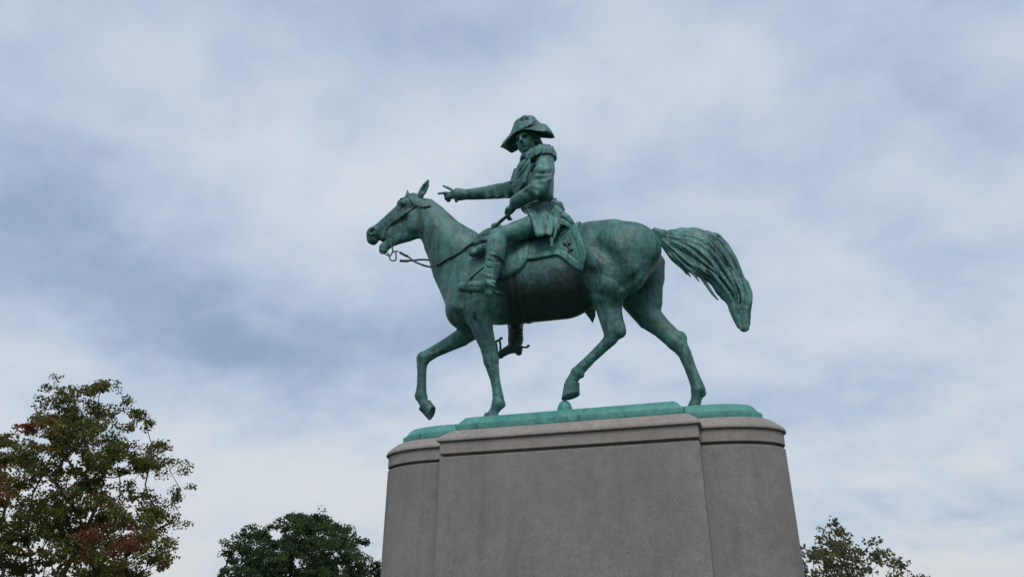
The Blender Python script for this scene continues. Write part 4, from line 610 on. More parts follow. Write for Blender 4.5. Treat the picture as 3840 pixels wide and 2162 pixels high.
RIDER = [["c",[[-0.3524,0.0,6.441,0.1806],[-0.3436,0.0,6.5982,0.1672],[-0.3598,0.0,6.769,0.1831],[-0.3884,0.0,6.9875,0.2193],[-0.3922,0.0,7.1762,0.226]],1.1,0.06,1],
 ["c",[[-0.4894,0.0,7.1585,0.2053],[-0.562,0.0,6.9983,0.1759],[-0.5248,0.0,6.8269,0.1499]],1.05,0.08,1],
 ["c",[[-0.5346,0.14,7.4085,0.1018],[-0.229,-0.22,7.1671,0.1152]],1.0,0.08,1],
 ["c",[[-0.4554,0.0,7.3057,0.1],[-0.5124,0.0,7.4805,0.0782],[-0.5078,0.0,7.5545,0.0683]],1.0,0.05,1],
 ["c",[[-0.1873,-0.33,7.1181,0.1173],[-0.1743,-0.4,6.918,0.1274],[-0.1828,-0.46,6.7461,0.1211],[-0.2066,-0.49,6.6247,0.1156]],0.9,0.045,1],
 ["c",[[-0.2066,-0.49,6.6247,0.1133],[-0.3421,-0.46,6.593,0.1069],[-0.4757,-0.4,6.5772,0.0938],[-0.5619,-0.36,6.5609,0.0825]],0.9,0.03,1],
 ["c",[[-0.5619,-0.36,6.5473,0.0566],[-0.6332,-0.33,6.5086,0.0591],[-0.6862,-0.3,6.48,0.0569]],0.9,0.02,1],
 ["c",[[-0.6484,-0.36,6.5015,0.02],[-0.7066,-0.36,6.4711,0.02],[-0.7128,-0.31,6.4588,0.0178],[-0.6883,-0.27,6.479,0.0155]],0.9,0.008,1],
 ["c",[[-0.658,-0.33,6.4953,0.0201],[-0.7237,-0.33,6.4498,0.0201],[-0.7299,-0.28,6.4373,0.0178],[-0.7054,-0.24,6.4573,0.0155]],0.9,0.008,1],
 ["c",[[-0.6675,-0.3,6.489,0.0201],[-0.7259,-0.3,6.4299,0.0201],[-0.7321,-0.25,6.4171,0.0178],[-0.7075,-0.21,6.437,0.0155]],0.9,0.008,1],
 ["c",[[-0.6771,-0.27,6.4825,0.0202],[-0.7157,-0.27,6.4131,0.0202],[-0.7217,-0.22,6.4001,0.0179],[-0.697,-0.18,6.4199,0.0155]],0.9,0.008,1],
 ["c",[[-0.6428,-0.24,6.56,0.0215],[-0.7089,-0.21,6.6019,0.0192],[-0.7422,-0.22,6.5746,0.0156]],0.9,0.01,1],
 ["c",[[-0.5954,0.3,7.368,0.1419],[-0.7493,0.36,7.2517,0.1347],[-0.8985,0.38,7.2231,0.1119]],0.95,0.05,1],
 ["c",[[-0.8985,0.38,7.2201,0.1119],[-1.0667,0.37,7.2225,0.1071],[-1.257,0.36,7.2272,0.0944],[-1.4453,0.34,7.2318,0.0842],[-1.6108,0.33,7.247,0.074]],0.9,0.03,1],
 ["c",[[-1.6393,0.33,7.2521,0.0582],[-1.7247,0.33,7.2615,0.0636],[-1.789,0.33,7.2655,0.0584]],0.7,0.02,1],
 ["c",[[-1.7015,0.27,7.2764,0.0224],[-1.7674,0.27,7.3376,0.0212],[-1.8259,0.27,7.3747,0.0173],[-1.8744,0.27,7.4084,0.0146]],0.9,0.008,1],
 ["c",[[-1.7959,0.31,7.286,0.0226],[-1.8539,0.31,7.3073,0.0213],[-1.9188,0.31,7.3145,0.0173],[-1.9649,0.31,7.3168,0.0147]],0.9,0.008,1],
 ["c",[[-1.8146,0.34,7.2712,0.0213],[-1.8727,0.34,7.2909,0.02],[-1.8641,0.34,7.254,0.0186],[-1.8206,0.34,7.2385,0.0159]],0.9,0.008,1],
 ["c",[[-1.819,0.37,7.2552,0.0213],[-1.8769,0.37,7.2687,0.02],[-1.8655,0.37,7.2327,0.0173],[-1.8251,0.37,7.2255,0.0146]],0.9,0.008,1],
 ["c",[[-1.8235,0.4,7.2452,0.02],[-1.8638,0.4,7.2463,0.0174],[-1.8484,0.4,7.2189,0.016],[-1.8155,0.4,7.2222,0.0133]],0.9,0.008,1],
 ["c",[[-0.2863,-0.24,6.244,0.147],[-0.4093,-0.38,6.1472,0.1451],[-0.5204,-0.48,6.0681,0.1322],[-0.6385,-0.55,6.0104,0.1124],[-0.732,-0.57,5.9723,0.1028]],0.85,0.06,1],
 ["c",[[-0.2863,0.24,6.244,0.147],[-0.4093,0.38,6.1472,0.1451],[-0.5204,0.48,6.0681,0.1322],[-0.6385,0.55,6.0104,0.1124],[-0.732,0.57,5.9723,0.1028]],0.85,0.06,1],
 ["c",[[-0.2602,-0.5,6.8872,0.014],[-0.1882,-0.5,6.843,0.014],[-0.0975,-0.5,6.8555,0.014]],0.8,0.1,1],
 ["c",[[-0.2095,-0.535,6.785,0.0116],[-0.1379,-0.535,6.7577,0.0116],[-0.0657,-0.535,6.7844,0.0115]],0.8,0.09,1],
 ["c",[[-0.2512,-0.56,6.7399,0.0139],[-0.1682,-0.56,6.6837,0.0138],[-0.0729,-0.56,6.6898,0.0138]],0.8,0.1,1],
 ["c",[[-0.2544,-0.545,6.8148,0.0105],[-0.1683,-0.545,6.7805,0.0104],[-0.0866,-0.545,6.7959,0.0104]],0.8,0.07,-1],
 ["c",[[-0.2147,-0.585,6.6977,0.0092],[-0.1255,-0.585,6.6902,0.0092],[-0.0516,-0.585,6.7109,0.0092]],0.8,0.06,-1],
 ["c",[[-0.2294,-0.6,6.6246,0.0103],[-0.1469,-0.6,6.5892,0.0103],[-0.0758,-0.6,6.6025,0.0103]],0.8,0.07,-1],
 ["c",[[-0.2543,-0.6,6.5361,0.0114],[-0.2015,-0.6,6.5,0.0114],[-0.1482,-0.6,6.5166,0.0114]],0.8,0.07,-1],
 ["c",[[-0.3086,-0.575,6.594,0.0115],[-0.2795,-0.575,6.5221,0.0114],[-0.2445,-0.575,6.476,0.0114]],0.8,0.1,1],
 ["c",[[-0.3941,-0.53,6.5689,0.0104],[-0.3645,-0.53,6.5168,0.0104],[-0.3229,-0.53,6.4827,0.0103]],0.8,0.07,-1],
 ["c",[[-0.9341,0.3,7.2389,0.0104],[-0.9473,0.3,7.1482,0.0103],[-0.9199,0.3,7.0613,0.0103]],0.8,0.1,1],
 ["c",[[-1.0605,0.31,7.2501,0.0104],[-1.0872,0.31,7.172,0.0104],[-1.066,0.31,7.0932,0.0103]],0.8,0.1,1],
 ["c",[[-1.1843,0.31,7.2427,0.0091],[-1.211,0.31,7.1795,0.0091],[-1.1964,0.31,7.1167,0.0091]],0.8,0.09,1],
 ["c",[[-0.1361,-0.33,6.6099,0.014],[-0.185,-0.33,6.5849,0.014],[-0.2578,-0.33,6.5912,0.0141]],0.8,0.09,1],
 ["c",[[-0.1133,-0.33,6.545,0.014],[-0.1741,-0.33,6.5249,0.014],[-0.2465,-0.33,6.5418,0.014]],0.8,0.09,1],
 ["c",[[-0.3706,-0.3,7.1024,0.0169],[-0.4344,-0.3,7.0015,0.0168],[-0.4855,-0.3,6.8709,0.0168]],0.8,0.1,1],
 ["c",[[-0.3539,-0.3,6.9298,0.0168],[-0.3989,-0.3,6.799,0.0167],[-0.4494,-0.3,6.6978,0.0166]],0.8,0.1,1],
 ["c",[[-0.5671,-0.74,5.9868,0.0093],[-0.5278,-0.74,5.9171,0.0093],[-0.4406,-0.74,5.8403,0.0092]],0.8,0.09,-1],
 ["c",[[-0.3623,-0.74,6.0163,0.0093],[-0.3531,-0.74,5.9411,0.0092],[-0.3922,-0.74,5.8534,0.0092]],0.8,0.09,-1],
 ["c",[[-0.446,-0.2,7.2953,0.0123],[-0.5074,-0.22,7.1936,0.0135],[-0.5714,-0.2,7.1177,0.0147],[-0.6322,-0.17,7.0543,0.0147],[-0.6771,-0.15,6.9817,0.0135]],1.0,0.03,-1],
 ["e",[-0.5221,-0.0245,7.7573],[0.1588,0.1361,0.1701],[[-0.2522,-0.9412,-0.225],[0.9606,-0.2716,0.0595],[-0.1171,-0.2011,0.9726]],0.02,1],
 ["e",[-0.5232,-0.0595,7.6167],[0.1069,0.1183,0.1264],[[-0.2522,-0.9412,-0.225],[0.9606,-0.2716,0.0595],[-0.1171,-0.2011,0.9726]],0.05,1],
 ["c",[[-0.5273,-0.0961,7.5153,0.034]],1.0,0.03,1],
 ["c",[[-0.4485,-0.0711,7.5816,0.0356],[-0.5885,-0.0315,7.5729,0.0356]],1.0,0.04,1],
 ["c",[[-0.4991,0.0189,7.5858,0.0778],[-0.4758,0.0755,7.467,0.0842]],1.0,0.03,1],
 ["c",[[-0.4967,-0.182,7.7178,0.0178],[-0.5385,-0.1834,7.7058,0.0162]],1.0,0.02,1],
 ["c",[[-0.6212,-0.1468,7.7101,0.0178],[-0.5852,-0.1702,7.7029,0.0162]],1.0,0.02,1],
 ["c",[[-0.4654,-0.1455,7.6525,0.0324]],1.0,0.03,1],
 ["c",[[-0.621,-0.1015,7.6428,0.0324]],1.0,0.03,1],
 ["c",[[-0.5124,-0.1758,7.6738,0.0324],[-0.4806,-0.1697,7.6773,0.0308]],1.0,0.006,-1],
 ["c",[[-0.4873,-0.1321,7.6859,0.0219]],1.0,0.004,1],
 ["c",[[-0.5307,-0.176,7.6949,0.0081],[-0.5107,-0.1934,7.7021,0.0089],[-0.478,-0.1803,7.6971,0.0081]],1.0,0.01,1],
 ["c",[[-0.5996,-0.1512,7.6685,0.0324],[-0.6237,-0.1292,7.6684,0.0308]],1.0,0.006,-1],
 ["c",[[-0.5994,-0.1004,7.679,0.0219]],1.0,0.004,1],
 ["c",[[-0.5867,-0.1602,7.6915,0.0081],[-0.6134,-0.1643,7.6957,0.0089],[-0.6336,-0.1363,7.6874,0.0081]],1.0,0.01,1],
 ["c",[[-0.5607,-0.1748,7.6949,0.0162],[-0.5639,-0.1969,7.6466,0.0186],[-0.5626,-0.2004,7.6094,0.0243]],1.0,0.012,1],
 ["c",[[-0.5335,-0.1752,7.6082,0.0146]],1.0,0.008,1],
 ["c",[[-0.5739,-0.1637,7.6057,0.0146]],1.0,0.008,1],
 ["c",[[-0.5096,-0.1524,7.5724,0.0097],[-0.5362,-0.1626,7.573,0.013],[-0.5611,-0.1555,7.5714,0.013],[-0.5781,-0.133,7.5682,0.0097]],1.0,0.01,1],
 ["c",[[-0.5128,-0.1436,7.5539,0.0113],[-0.5441,-0.1488,7.5457,0.0146],[-0.5688,-0.1278,7.5504,0.0113]],1.0,0.01,1],
 ["c",[[-0.5052,-0.163,7.5616,0.0089],[-0.5495,-0.1654,7.5566,0.0097],[-0.5862,-0.1401,7.5566,0.0089]],1.0,0.008,-1],
 ["c",[[-0.5227,-0.1486,7.5283,0.0113],[-0.5601,-0.1381,7.526,0.0113]],1.0,0.015,-1],
 ["e",[-0.3916,-0.0537,7.697],[0.0356,0.0194,0.0518],[[-0.2522,-0.9412,-0.225],[0.9606,-0.2716,0.0595],[-0.1171,-0.2011,0.9726]],0.012,1],
 ["c",[[-0.3774,-0.074,7.7012,0.0162]],1.0,0.008,-1],
 ["e",[-0.6406,0.0167,7.6816],[0.0356,0.0194,0.0518],[[-0.2522,-0.9412,-0.225],[0.9606,-0.2716,0.0595],[-0.1171,-0.2011,0.9726]],0.012,1],
 ["c",[[-0.6637,0.007,7.6834,0.0162]],1.0,0.008,-1]]
HAIR = [["c",[[-0.4077,-0.1225,7.7508,0.0194],[-0.3629,-0.0417,7.7229,0.0259],[-0.357,0.0355,7.6813,0.0292]],1.0,0.012,1],
 ["c",[[-0.3972,-0.0881,7.7392,0.0194],[-0.353,-0.0124,7.6969,0.0259],[-0.3491,0.0572,7.6534,0.0292]],1.0,0.012,1],
 ["c",[[-0.3868,-0.0537,7.7276,0.0194],[-0.343,0.017,7.6708,0.0259],[-0.3413,0.079,7.6255,0.0292]],1.0,0.012,1],
 ["c",[[-0.3696,-0.0285,7.6749,0.0356],[-0.3734,0.0622,7.6598,0.0454]],1.0,0.02,1],
 ["c",[[-0.6691,-0.0486,7.7346,0.0194],[-0.6617,0.0427,7.7044,0.0259],[-0.6216,0.1103,7.6649,0.0292]],1.0,0.012,1],
 ["c",[[-0.6587,-0.0142,7.723,0.0194],[-0.6517,0.0721,7.6784,0.0259],[-0.6137,0.132,7.637,0.0292]],1.0,0.012,1],
 ["c",[[-0.6482,0.0203,7.7114,0.0194],[-0.6418,0.1015,7.6523,0.0259],[-0.6058,0.1538,7.6092,0.0292]],1.0,0.012,1],
 ["c",[[-0.6435,0.049,7.6579,0.0356],[-0.5913,0.1238,7.6464,0.0454]],1.0,0.02,1],
 ["c",[[-0.4837,0.1072,7.7392,0.081],[-0.4641,0.1573,7.6519,0.0567],[-0.4506,0.1888,7.5768,0.0454],[-0.4374,0.2072,7.4489,0.0389],[-0.4281,0.2192,7.3526,0.0227]],1.0,0.03,1]]
BOOT = [["c",[[-0.7471,-0.57,5.9747,0.1181],[-0.7356,-0.645,5.8291,0.1259],[-0.7431,-0.655,5.7205,0.1215]],0.85,0.03,1],
 ["c",[[-0.7504,-0.655,5.6591,0.1137],[-0.7675,-0.665,5.5433,0.1075],[-0.7995,-0.665,5.4354,0.0979],[-0.8277,-0.665,5.3479,0.0847]],0.85,0.02,1],
 ["c",[[-0.8237,-0.665,5.3373,0.0754],[-0.8354,-0.665,5.2734,0.0661]],0.85,0.03,1],
 ["c",[[-0.8501,-0.665,5.2754,0.0698],[-0.9602,-0.685,5.2888,0.0662],[-1.0509,-0.705,5.2925,0.0645],[-1.1436,-0.715,5.2937,0.0627]],1.0,0.03,1],
 ["c",[[-0.8186,-0.665,5.246,0.0568],[-0.8217,-0.665,5.1915,0.0493]],1.0,0.02,1],
 ["c",[[-1.1446,-0.715,5.2585,0.0332],[-1.0202,-0.705,5.2361,0.0275],[-0.92,-0.685,5.2291,0.0257]],1.6,0.02,1],
 ["c",[[-0.695,-0.47,6.071,0.0135],[-0.6495,-0.5,5.9512,0.0153],[-0.6428,-0.52,5.844,0.0152]],1.0,0.03,1],
 ["c",[[-0.8564,-0.665,5.7172,0.0112],[-0.7652,-0.755,5.6533,0.0129],[-0.6836,-0.765,5.6178,0.0129],[-0.6355,-0.705,5.5876,0.0129],[-0.6524,-0.6,5.577,0.0112]],1.0,0.012,1],
 ["c",[[-0.8833,-0.715,5.4199,0.0064],[-0.8022,-0.75,5.3667,0.01],[-0.7389,-0.695,5.364,0.0064]],1.0,0.04,1],
 ["c",[[-0.8687,-0.715,5.3571,0.0064],[-0.8012,-0.75,5.2924,0.01],[-0.7383,-0.695,5.3035,0.0064]],1.0,0.04,1],
 ["c",[[-0.8873,-0.715,5.3093,0.0064],[-0.8008,-0.75,5.2624,0.01],[-0.7378,-0.695,5.2535,0.0064]],1.0,0.04,1],
 ["c",[[-0.8336,-0.725,5.5973,0.0056],[-0.7198,-0.77,5.529,0.0073],[-0.6645,-0.705,5.5714,0.0055]],1.0,0.02,-1],
 ["c",[[-0.8323,-0.725,5.5048,0.0055],[-0.7189,-0.77,5.4377,0.0073],[-0.6639,-0.705,5.4795,0.0055]],1.0,0.02,-1]]
FBOOT = [["c",[[-0.742,0.57,5.9631,0.155],[-0.9017,0.62,5.4267,0.1219],[-0.8943,0.62,5.2193,0.1031],[-0.8931,0.62,5.0627,0.0966]],0.9,0.03,1],
 ["c",[[-0.8931,0.62,5.0627,0.0966],[-0.8994,0.62,4.9627,0.0846]],0.9,0.03,1],
 ["c",[[-0.9177,0.62,4.9539,0.07],[-1.0096,0.62,4.9205,0.0555],[-1.0894,0.62,4.8826,0.0497]],1.1,0.03,1],
 ["c",[[-0.8492,0.62,4.9189,0.0523],[-0.8494,0.62,4.876,0.0435]],1.0,0.02,1],
 ["c",[[-0.9601,0.56,5.1894,0.0132],[-0.8632,0.52,5.1421,0.0131],[-0.7916,0.56,5.1701,0.0131]],1.0,0.02,1],
 ["c",[[-0.96,0.56,5.1347,0.0132],[-0.8633,0.52,5.0879,0.0131],[-0.7919,0.56,5.1157,0.0131]],1.0,0.02,1],
 ["c",[[-0.96,0.56,5.0802,0.0131],[-0.8634,0.52,5.0339,0.013],[-0.7922,0.56,5.0616,0.0131]],1.0,0.02,1]]
SEAT = [["c",[[-0.9693,0.0,6.4243,0.0617],[-0.8176,0.0,6.3185,0.0714],[-0.5522,0.0,6.2529,0.0757],[-0.2907,0.0,6.2563,0.0802],[-0.1237,0.0,6.3198,0.06]],1.8,0.05,1],
 ["c",[[-0.0752,-0.2,6.2077,0.0488],[-0.0924,0.0,6.3373,0.046],[-0.1723,0.2,6.4318,0.0512]],1.0,0.04,1]]
HOLSTER = [["c",[[-1.0856,-0.47,5.8609,0.0503],[-1.0055,-0.48,5.8871,0.0617],[-0.8629,-0.48,5.8975,0.0711]],1.0,0.015,1],
 ["c",[[-1.1092,-0.47,5.8558,0.0561],[-1.0846,-0.47,5.8629,0.0599]],1.0,0.01,1],
 ["c",[[-1.078,-0.53,5.8203,0.0326]],1,0.02,1]]
ROLL = [["c",[[-1.0575,-0.4,6.0213,0.0587],[-0.9467,-0.42,6.016,0.072],[-0.8233,-0.42,6.0076,0.0776]],1.0,0.02,1],
 ["c",[[-1.0329,-0.3,6.156,0.0556],[-0.9282,-0.3,6.1728,0.0653],[-0.8237,-0.3,6.1672,0.0691]],1.0,0.03,1],
 ["c",[[-1.0822,-0.28,6.1515,0.0617],[-1.0668,-0.15,6.2825,0.0506],[-1.0736,0.05,6.4202,0.0518]],1.0,0.04,1],
 ["c",[[-1.0397,-0.5,5.9097,0.0116],[-0.9469,-0.53,5.8915,0.0115],[-0.8985,-0.55,5.8369,0.0114]],1.0,0.01,1],
 ["c",[[-1.0323,-0.36,6.1424,0.0138],[-0.9728,-0.38,6.1306,0.0138],[-0.9033,-0.4,6.1159,0.0137]],1.0,0.012,-1]]
SKIRT = [["c",[[-0.482,-0.3,6.4744,0.0212],[-0.3982,-0.4,6.369,0.0255],[-0.3226,-0.5,6.2232,0.0273],[-0.272,-0.56,6.0606,0.0292],[-0.2391,-0.58,5.9183,0.0289]],1.0,0.03,1],
 ["c",[[-0.3439,-0.38,6.3506,0.0394],[-0.2607,-0.47,6.1832,0.0501],[-0.2109,-0.53,6.0279,0.0494],[-0.1867,-0.56,5.9351,0.0334]],0.8,0.05,1],
 ["c",[[-0.2347,-0.34,6.3535,0.058],[-0.1564,-0.42,6.1792,0.0707],[-0.1199,-0.48,6.026,0.063],[-0.1051,-0.52,5.9398,0.0357]],0.8,0.05,1],
 ["c",[[-0.1235,-0.26,6.3778,0.0583],[-0.0756,-0.32,6.2185,0.0759],[-0.0587,-0.4,6.0573,0.0566]],0.8,0.05,1],
 ["c",[[-0.2949,-0.47,6.2803,0.0103],[-0.2132,-0.56,6.0891,0.0135],[-0.1624,-0.62,5.9108,0.0133]],1,0.05,-1],
 ["c",[[-0.173,-0.44,6.2625,0.0103],[-0.1138,-0.52,6.0808,0.0135],[-0.0781,-0.58,5.9175,0.0133]],1,0.05,-1]]
SASH = [["c",[[-0.5281,-0.1,6.6672,0.0206],[-0.4407,-0.25,6.5573,0.0225],[-0.3281,-0.345,6.4846,0.0234],[-0.2258,-0.365,6.4715,0.0233],[-0.1461,-0.3,6.5152,0.0222],[-0.1202,-0.15,6.6165,0.0214]],0.9,0.012,1],
 ["c",[[-0.1202,-0.15,6.6165,0.0214],[-0.1715,0.1,6.7804,0.0221],[-0.353,0.31,6.9168,0.0227],[-0.5442,0.29,6.8959,0.0227],[-0.5723,0.05,6.7613,0.0222],[-0.5281,-0.1,6.6672,0.0206]],0.9,0.012,1],
 ["c",[[-0.5234,-0.1,6.6246,0.0205],[-0.4411,-0.25,6.5164,0.0225],[-0.3287,-0.345,6.4391,0.0233],[-0.2266,-0.365,6.4262,0.0232],[-0.1471,-0.3,6.4696,0.0222],[-0.1213,-0.15,6.5702,0.0214]],0.9,0.012,1],
 ["c",[[-0.1213,-0.15,6.5702,0.0214],[-0.1726,0.1,6.7326,0.022],[-0.3539,0.31,6.8676,0.0226],[-0.5447,0.29,6.8524,0.0227],[-0.5675,0.05,6.718,0.0221],[-0.5234,-0.1,6.6246,0.0205]],0.9,0.012,1],
 ["c",[[-0.5187,-0.1,6.5822,0.0205],[-0.4415,-0.25,6.4758,0.0225],[-0.3293,-0.345,6.3937,0.0233],[-0.2274,-0.365,6.3811,0.0232],[-0.148,-0.3,6.4243,0.0221],[-0.1223,-0.15,6.524,0.0213]],0.9,0.012,1],
 ["c",[[-0.1223,-0.15,6.524,0.0213],[-0.1738,0.1,6.685,0.022],[-0.3548,0.31,6.8186,0.0226],[-0.5452,0.29,6.8091,0.0227],[-0.5627,0.05,6.6748,0.0221],[-0.5187,-0.1,6.5822,0.0205]],0.9,0.012,1],
 ["c",[[-0.514,-0.1,6.54,0.0205],[-0.4419,-0.25,6.4352,0.0224],[-0.3299,-0.345,6.3485,0.0232],[-0.2281,-0.365,6.3362,0.0231],[-0.149,-0.3,6.3791,0.0221],[-0.1234,-0.15,6.478,0.0213]],0.9,0.012,1],
 ["c",[[-0.1234,-0.15,6.478,0.0213],[-0.1749,0.1,6.6376,0.0219],[-0.3557,0.31,6.7698,0.0226],[-0.5457,0.29,6.7659,0.0226],[-0.5579,0.05,6.6318,0.0221],[-0.514,-0.1,6.54,0.0205]],0.9,0.012,1],
 ["c",[[-0.5516,0.0,6.6764,0.0758],[-0.3493,0.0,6.634,0.0849],[-0.2111,0.0,6.6446,0.075]],1.6,0.03,1]]
TAILS = [["c",[[-0.182,0.0,6.2835,0.0714],[-0.06,0.0,6.2635,0.0593],[0.0187,0.0,6.2507,0.0426]],2.2,0.05,1],
 ["c",[[-0.1175,-0.2,6.5376,0.0448],[-0.0611,-0.16,6.5295,0.052],[-0.0313,-0.14,6.4675,0.0401]],1.0,0.03,1],
 ["c",[[-0.0965,-0.22,6.435,0.0586],[-0.0385,-0.22,6.3448,0.0676],[0.0341,-0.18,6.3007,0.0606],[0.0848,-0.15,6.2417,0.0465],[0.1168,-0.14,6.202,0.0256]],1.2,0.03,1],
 ["c",[[-0.0793,-0.3,6.2823,0.0578],[-0.0478,-0.34,6.1772,0.063],[-0.0934,-0.4,6.0758,0.0499]],1.0,0.03,1],
 ["c",[[0.0021,-0.3,6.2161,0.046],[0.066,-0.28,6.1506,0.039],[0.1144,-0.24,6.1244,0.0275]],1.0,0.03,1],
 ["c",[[-0.0578,-0.4,6.0957,0.0227],[0.0013,-0.4,6.1181,0.0227],[0.0611,-0.36,6.1098,0.0204],[0.104,-0.3,6.0822,0.0182]],1.0,0.02,1],
 ["c",[[-0.0458,-0.36,6.05,0.0386],[0.0142,-0.34,6.0763,0.0432],[0.0637,-0.28,6.0732,0.0343]],1.0,0.03,-1],
 ["c",[[-0.0533,-0.3,6.3705,0.0104],[0.02,-0.32,6.2548,0.0138],[0.1032,-0.28,6.2097,0.0092]],1,0.04,-1],
 ["c",[[-0.0781,-0.3,6.335,0.0104],[-0.0163,-0.32,6.2217,0.0138],[0.0077,-0.28,6.1733,0.0092]],1,0.04,-1],
 ["c",[[-0.0278,-0.3,6.4326,0.0104],[0.0226,-0.32,6.3465,0.0138],[0.0243,-0.28,6.3415,0.0093]],1,0.04,-1]]
LAP = [["c",[[-0.4129,-0.2251,7.2616,0.024],[-0.4612,-0.236,7.1675,0.028],[-0.5215,-0.2131,7.1094,0.03],[-0.5802,-0.1808,7.0531,0.028],[-0.6387,-0.1365,7.0049,0.025],[-0.6789,-0.1092,6.9498,0.02]],1.0,0.02,1],
 ["c",[[-0.3752,-0.2446,7.2101,0.022],[-0.3974,-0.2992,7.0681,0.032],[-0.4454,-0.3002,6.9645,0.036],[-0.4855,-0.2969,6.8691,0.032],[-0.5841,-0.1436,6.8797,0.02]],1.0,0.04,1],
 ["c",[[-0.4145,-0.18,7.4334,0.0321],[-0.4352,-0.2,7.3514,0.0369],[-0.4614,-0.2,7.2984,0.032]],1.0,0.02,1],
 ["c",[[-0.3966,-0.2,7.3727,0.0369],[-0.4666,-0.18,7.3706,0.0395],[-0.5485,-0.1,7.4164,0.0374],[-0.5892,-0.03,7.4321,0.0352],[-0.5979,0.02,7.4207,0.0328]],1.0,0.02,1],
 ["c",[[-0.5895,-0.03,7.3875,0.0301],[-0.6095,-0.03,7.3323,0.0301],[-0.6424,-0.03,7.2871,0.0276]],1.6,0.03,1],
 ["c",[[-0.4527,0.0,7.5432,0.0505],[-0.4802,0.12,7.5962,0.0511]],1.6,0.03,1]]
JAB = [["c",[[-0.6467,-0.08,7.2351,0.0187],[-0.695,-0.03,7.2664,0.0213],[-0.7062,0.04,7.2998,0.0189]],1.0,0.015,1],
 ["c",[[-0.6573,-0.08,7.1991,0.0186],[-0.7055,-0.03,7.2302,0.0213],[-0.7169,0.04,7.2633,0.0189]],1.0,0.015,1],
 ["c",[[-0.6678,-0.08,7.1632,0.0186],[-0.716,-0.03,7.1941,0.0213],[-0.7275,0.04,7.2269,0.0189]],1.0,0.015,1],
 ["c",[[-0.6782,-0.08,7.1274,0.0186],[-0.7265,-0.03,7.1581,0.0212],[-0.7381,0.04,7.1906,0.0189]],1.0,0.015,1],
 ["c",[[-0.6887,-0.08,7.0917,0.0186],[-0.737,-0.03,7.1221,0.0212],[-0.7487,0.04,7.1544,0.0189]],1.0,0.015,1],
 ["c",[[-0.6991,-0.08,7.0561,0.0186],[-0.7475,-0.03,7.0862,0.0212],[-0.7592,0.04,7.1183,0.0188]],1.0,0.015,1]]
CUFF = [["c",[[-0.5034,-0.39,6.5675,0.0963],[-0.568,-0.36,6.5552,0.0943]],0.95,0.01,1]]
CUFF2 = [["c",[[-1.5825,0.33,7.2433,0.0818],[-1.6607,0.33,7.2575,0.09]],1.0,0.01,1],
 ["c",[[-1.6781,0.28,7.3086,0.0211],[-1.6901,0.33,7.156,0.0237]],1.0,0.03,1]]
TAS = [["c",[[-0.0856,-0.5,5.8727,0.0243],[-0.0845,-0.5,5.8357,0.0206]],1,0.02,1],
 ["c",[[-0.0848,-0.5,5.82,0.0168],[-0.0819,-0.5,5.7776,0.0205]],1.0,0.02,1]]
TAIL_T = [[1.1178,0.0,6.0391],[1.2173,0.0,6.0183],[1.3158,0.0,5.9976],[1.4172,0.0,5.9788],[1.5295,0.0,5.9653],[1.6501,0.0,5.9559],[1.7559,0.0,5.9417],[1.8261,0.0,5.916],[1.8683,0.0,5.8833],[1.8986,0.0,5.8409],[1.9322,0.0,5.7857],[1.9657,0.0,5.7144],[1.995,0.0,5.6378],[2.0183,0.0,5.5674],[2.0343,0.0,5.5026],[2.0459,0.0,5.4402],[2.0565,0.0,5.3796],[2.0664,0.0,5.3193],[2.0748,0.0,5.2612],[2.0832,0.0,5.2085],[2.093,0.0,5.1639],[2.1033,0.0,5.1252],[2.1103,0.0,5.0893],[2.1115,0.0,5.0543],[2.1081,0.0,5.0215],[2.1018,0.0,4.9896],[2.0933,0.0,4.9578],[2.0809,0.0,4.9272],[2.0686,0.0,4.8957],[2.0608,0.0,4.861],[2.0584,0.0,4.8218],[2.0575,0.0,4.7818],[2.0538,0.0,4.7454],[2.0466,0.0,4.7134],[2.0378,0.0,4.6837],[2.0291,0.0,4.6539]]
TAIL_B = [[1.1206,0.0,5.9911],[1.1419,0.0,5.9494],[1.1627,0.0,5.9087],[1.1859,0.0,5.8641],[1.2148,0.0,5.8098],[1.2491,0.0,5.7442],[1.2857,0.0,5.6769],[1.3216,0.0,5.618],[1.3558,0.0,5.5717],[1.3897,0.0,5.5324],[1.424,0.0,5.4971],[1.4595,0.0,5.463],[1.4968,0.0,5.4307],[1.5339,0.0,5.4018],[1.5684,0.0,5.3781],[1.5999,0.0,5.3638],[1.6293,0.0,5.3556],[1.6563,0.0,5.345],[1.6798,0.0,5.3252],[1.6981,0.0,5.2996],[1.7156,0.0,5.2685],[1.737,0.0,5.2308],[1.7671,0.0,5.1825],[1.8013,0.0,5.1268],[1.8319,0.0,5.0721],[1.8513,0.0,5.0257],[1.8603,0.0,4.985],[1.8652,0.0,4.9474],[1.8721,0.0,4.9111],[1.8832,0.0,4.8761],[1.8955,0.0,4.8428],[1.9075,0.0,4.8105],[1.9178,0.0,4.7786],[1.9268,0.0,4.7477],[1.9352,0.0,4.7173],[1.9437,0.0,4.687]]
CORNER = [["c",[[0.1812,0.3,5.2533,0.0834],[0.1988,0.36,5.1655,0.0458],[0.1952,0.4,5.0912,0.0081]],0.35,0.02,1]]
HOOFS = [[[-0.0519,-0.2,4.1376],[0.1274,-0.2,4.1344],[-0.0882,-0.2,3.9566],[0.1253,-0.2,4.0083]],[[-2.0624,0.25,4.1062],[-1.9215,0.25,4.2216],[-1.9306,0.25,3.9676],[-1.8569,0.25,4.1399]],[[-1.0233,-0.18,3.865],[-0.8633,-0.18,3.87],[-1.0733,-0.18,3.767],[-0.8383,-0.18,3.767]],[[1.2758,0.23,3.865],[1.4358,0.23,3.87],[1.2258,0.23,3.767],[1.4608,0.23,3.767]]]
BALL = [-0.0534,-0.2,3.8609,0.0853]
